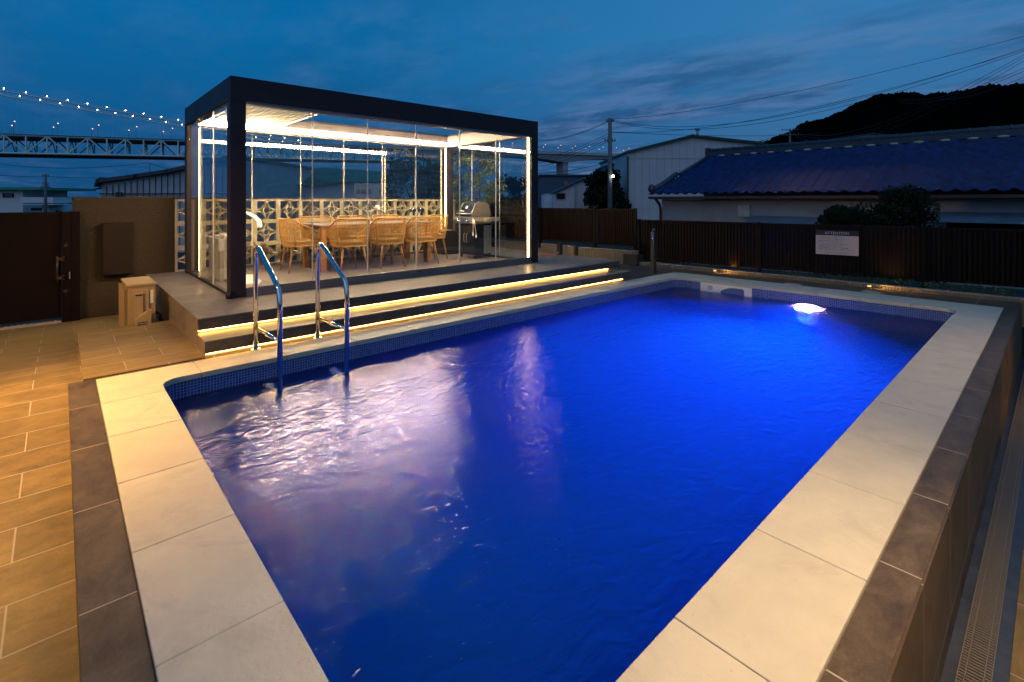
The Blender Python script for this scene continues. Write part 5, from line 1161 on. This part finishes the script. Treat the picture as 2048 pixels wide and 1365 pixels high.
# approach viaduct
vd = thing('approach_viaduct', 'concrete approach viaduct with haunched girder and tall pier right of the pergola', 'bridge', tuple(brp(560, -1.3)))
q = MB(); sts = [330 + 10 * i for i in range(46)]; top = []; bot = []
def depth(s):
    k = ((s - 545) % 190) / 190; k = abs(k - 0.5) * 2; return 5.5 + 7.0 * k ** 2.2
for s in sts: top.append(brp(s, zt_(s) + 1.0, 2)); bot.append(brp(s, zt_(s) - depth(s), 4))
for i in range(len(sts) - 1):
    o_ = Vector(brp(0, 0, 24)) - Vector(brp(0, 0, 0)); q.extrude([bot[i], bot[i + 1], top[i + 1], top[i]], o_)
q.build('girder', M_concrete, vd)
q = MB(); 
for i in range(len(sts) - 1):
    a_, b_ = brp(sts[i], zt_(sts[i]) + 1.0, 0.5), brp(sts[i + 1], zt_(sts[i + 1]) + 1.0, 0.5); q.extrude([a_ - Vector((0, 0, 2.2)), b_ - Vector((0, 0, 2.2)), b_ + Vector((0, 0, 1.6)), a_ + Vector((0, 0, 1.6))], (Vector(brp(0, 0, 1)) - Vector(brp(0, 0, 0))))
q.build('parapet', mat('parapet_pale', (0.55, 0.55, 0.52), 0.7), vd)
for sp in (355, 545, 735):
    q = MB(); a_ = [brp(sp - 4, 0, 6), brp(sp + 4, 0, 6), brp(sp + 4, 0, 22), brp(sp - 4, 0, 22)]; q.prism([(p_.x, p_.y) for p_ in a_], -1.3, zt_(sp) - 8); q.build('pier', M_concrete, vd)
# road lamps on the bridge
first = None; cnt = 0
ORD = ['first', 'second', 'third', 'fourth', 'fifth', 'sixth', 'seventh', 'eighth', 'ninth', 'tenth', 'eleventh', 'twelfth', 'thirteenth', 'fourteenth', 'fifteenth', 'sixteenth', 'seventeenth', 'eighteenth', 'nineteenth', 'twentieth'] + ['twenty-' + x for x in ('first', 'second', 'third', 'fourth', 'fifth', 'sixth', 'seventh', 'eighth', 'ninth')] + ['thirtieth', 'thirty-first', 'thirty-second']
for o in (1, 29):
    nvis = 0
    for i in range(30):
        s = (-18 + i * 25.0) + (0 if o == 1 else -8)
        if s > 745: continue
        pp = brp(s, 60, o)
        if CX + FPX * pp.dot(RT) / pp.dot(FW) < 2: continue
        zb_ = zt_(s) + 1
        if first is None:
            q = MB(); q.tube([(0, 0, 0), (0, 0, 9.5)], 0.13, 5); q.mi = 1; q.ball((0.5, 0, 9.7), 0.38, n=8)
            ob = q.build('road_lamp', [M_pole, E_slamp], None); first = ob
        else: ob = first.copy(); COL.objects.link(ob)
        ob.location = brp(s, zb_, o)
        side = 'near' if o == 1 else 'far'; cnt += 1
        tag(ob, 'orange road lamp on the bridge, %s row, %s counted from the left' % (side, ORD[nvis]), 'street lamp', 'road lamps on the bridge'); nvis += 1

# ================================================================ POLES AND WIRES
def pole(name, lab, u, v_top, d, v_arm, r=0.16, arms=(), light=None, zb=-1.3):
    a = at(u, v_top, d); t = thing(name, lab, 'utility pole', (a.x, a.y, zb))
    q = MB(); q.tube([(a.x, a.y, zb), (a.x, a.y, a.z)], [r, r * 0.72], 12); q.build('pole', M_pole, t)
    for va, w in arms:
        z = at(u, va, d).z; c_ = Vector((a.x, a.y, z)); q = MB(); q.tube([c_ - RT * w, c_ + RT * w], 0.045, 6)
        for k in (-0.9, -0.45, 0.45, 0.9): q.tube([c_ + RT * w * k, c_ + RT * w * k + Vector((0, 0, 0.22))], [0.05, 0.03], 6)
        q.build('crossarm', M_pole, t)
    return t, a
t, pa = pole('utility_pole', 'tall concrete utility pole right of the pergola', 1220, 237, 38, 282, 0.2, ((282.5, 0.42), (243, 0.28)))
sl = thing('street_light', 'bright white street light on the tall utility pole', 'street lamp', tuple(at(1226, 353, 37.6)))
q = MB(); c_ = at(1226, 353, 37.6); q.tube([at(1220, 351, 38), at(1223, 350, 37.8), c_ + Vector((0, 0, 0.09))], 0.03, 6); q.build('arm', M_pole, sl)
q = MB(); q.ball(c_, 0.09, n=12); q.build('lamp', E_street, sl)
pole('utility_pole', 'small utility pole with two crossarms in front of the hill', 1580, 258, 70, 260, 0.16, ((260.5, 1.2), (270, 1.3)))
pole('utility_pole', 'low utility pole on the viaduct side behind the small house', 1208.5, 332, 66, 335, 0.12, ((334.5, 0.5),))
pole('utility_pole', 'utility pole with stacked arms beside the green roofed house', 91, 349, 60, 352, 0.17, ((353, 0.42), (375, 0.5), (369, 0.35)))
pole('utility_pole', 'thin mast rising behind the grey warehouse roof', 299.5, 326, 46, 327, 0.05, ())
def wire(p0, p1, sag, r, lab, n_=18, grp='overhead wires'):
    p0, p1 = Vector(p0), Vector(p1); q = MB(); pts = []
    for i in range(n_ + 1):
        t_ = i / n_; p_ = p0.lerp(p1, t_); p_.z -= sag * 4 * t_ * (1 - t_); pts.append(p_)
    q.tube(pts, [max(0.004, (p_.dot(FW)) * r) for p_ in pts], 4, cap=False)
    return tag(q.build('power_line', M_wire), lab, 'power line', grp)
wl_ = [((1221, 239, 38), (2075, 66, 15), 0.5, 'topmost thin wire rising from the pole to the upper right'),
       ((1221, 240, 38), (2075, 88, 15), 1.35, 'upper cable of the pair sagging from the pole top to the right edge'),
       ((1221, 242, 38), (2075, 94, 15), 1.45, 'lower cable of the pair sagging from the pole top to the right edge'),
       ((1221, 264, 38), (2075, 92, 16), 0.9, 'wire rising from the middle of the pole, crossing the pair'),
       ((1221, 265, 38), (1640, 268, 70), 0.3, 'almost level wire from the pole towards the hill'),
       ((1219, 241, 38), (1070, 280, 60), 0.5, 'upper bird dotted wire from pole top down to the pergola'),
       ((1219, 243, 38), (1070, 282, 60), 0.5, 'lower bird dotted wire from pole top down to the pergola'),
       ((1219, 267, 38), (1060, 318, 70), 0.5, 'first of four wires fanning left from the pole middle'),
       ((1219, 272, 38), (1060, 322, 70), 0.5, 'second of four wires fanning left from the pole middle'),
       ((1219, 277, 38), (1060, 327, 70), 0.5, 'third of four wires fanning left from the pole middle'),
       ((1219, 282, 38), (1060, 334, 70), 0.5, 'lowest of four wires fanning left from the pole middle'),
       ((1219, 324, 38), (1060, 348, 40), 0.2, 'wire passing in front of the viaduct pier, the upper one'),
       ((1219, 333, 38), (1060, 352, 40), 0.2, 'wire passing in front of the viaduct pier, the lower one'),
       ((1580, 262, 70), (2080, 92, 22), 2.0, 'first of three wires climbing over the hill from the far pole'),
       ((1580, 264, 70), (2080, 97, 22), 2.2, 'second of three wires climbing over the hill from the far pole'),
       ((1580, 267, 70), (2080, 103, 22), 2.5, 'third of three wires climbing over the hill from the far pole'),
       ((1580, 264, 70), (1380, 310, 90), 0.5, 'wire dropping from the far pole behind the warehouse'),
       ((1800, 200, 60), (2080, 122, 30), 0.8, 'upper wire low over the hill at the right edge'),
       ((1800, 206, 60), (2080, 128, 30), 0.8, 'middle wire low over the hill at the right edge'),
       ((1880, 200, 60), (2080, 140, 30), 0.5, 'lowest wire over the hill at the right edge'),
       ((91, 352, 60), (-20, 349, 60), 0.15, 'upper wire left of the arm stacked pole'),
       ((91, 353, 60), (420, 347, 60), 0.4, 'wire right of the arm stacked pole, above the grey warehouse'),
       ((-20, 325, 60), (299, 326, 46), 0.6, 'long wire from the left edge to the thin mast'),
       ((299, 327, 46), (400, 345, 40), 0.2, 'wire falling right from the thin mast'),
       ((91, 368, 60), (150, 402, 50), 0.1, 'steep stay wire right of the arm stacked pole')]
for a_, b_, s_, lab in wl_:
    wire(at(*a_), at(*b_), s_, 0.00042, lab)

# lay tiled objects whose look depends on world position: nothing else to do
print('objects', len(bpy.data.objects), 'road lamps', cnt)
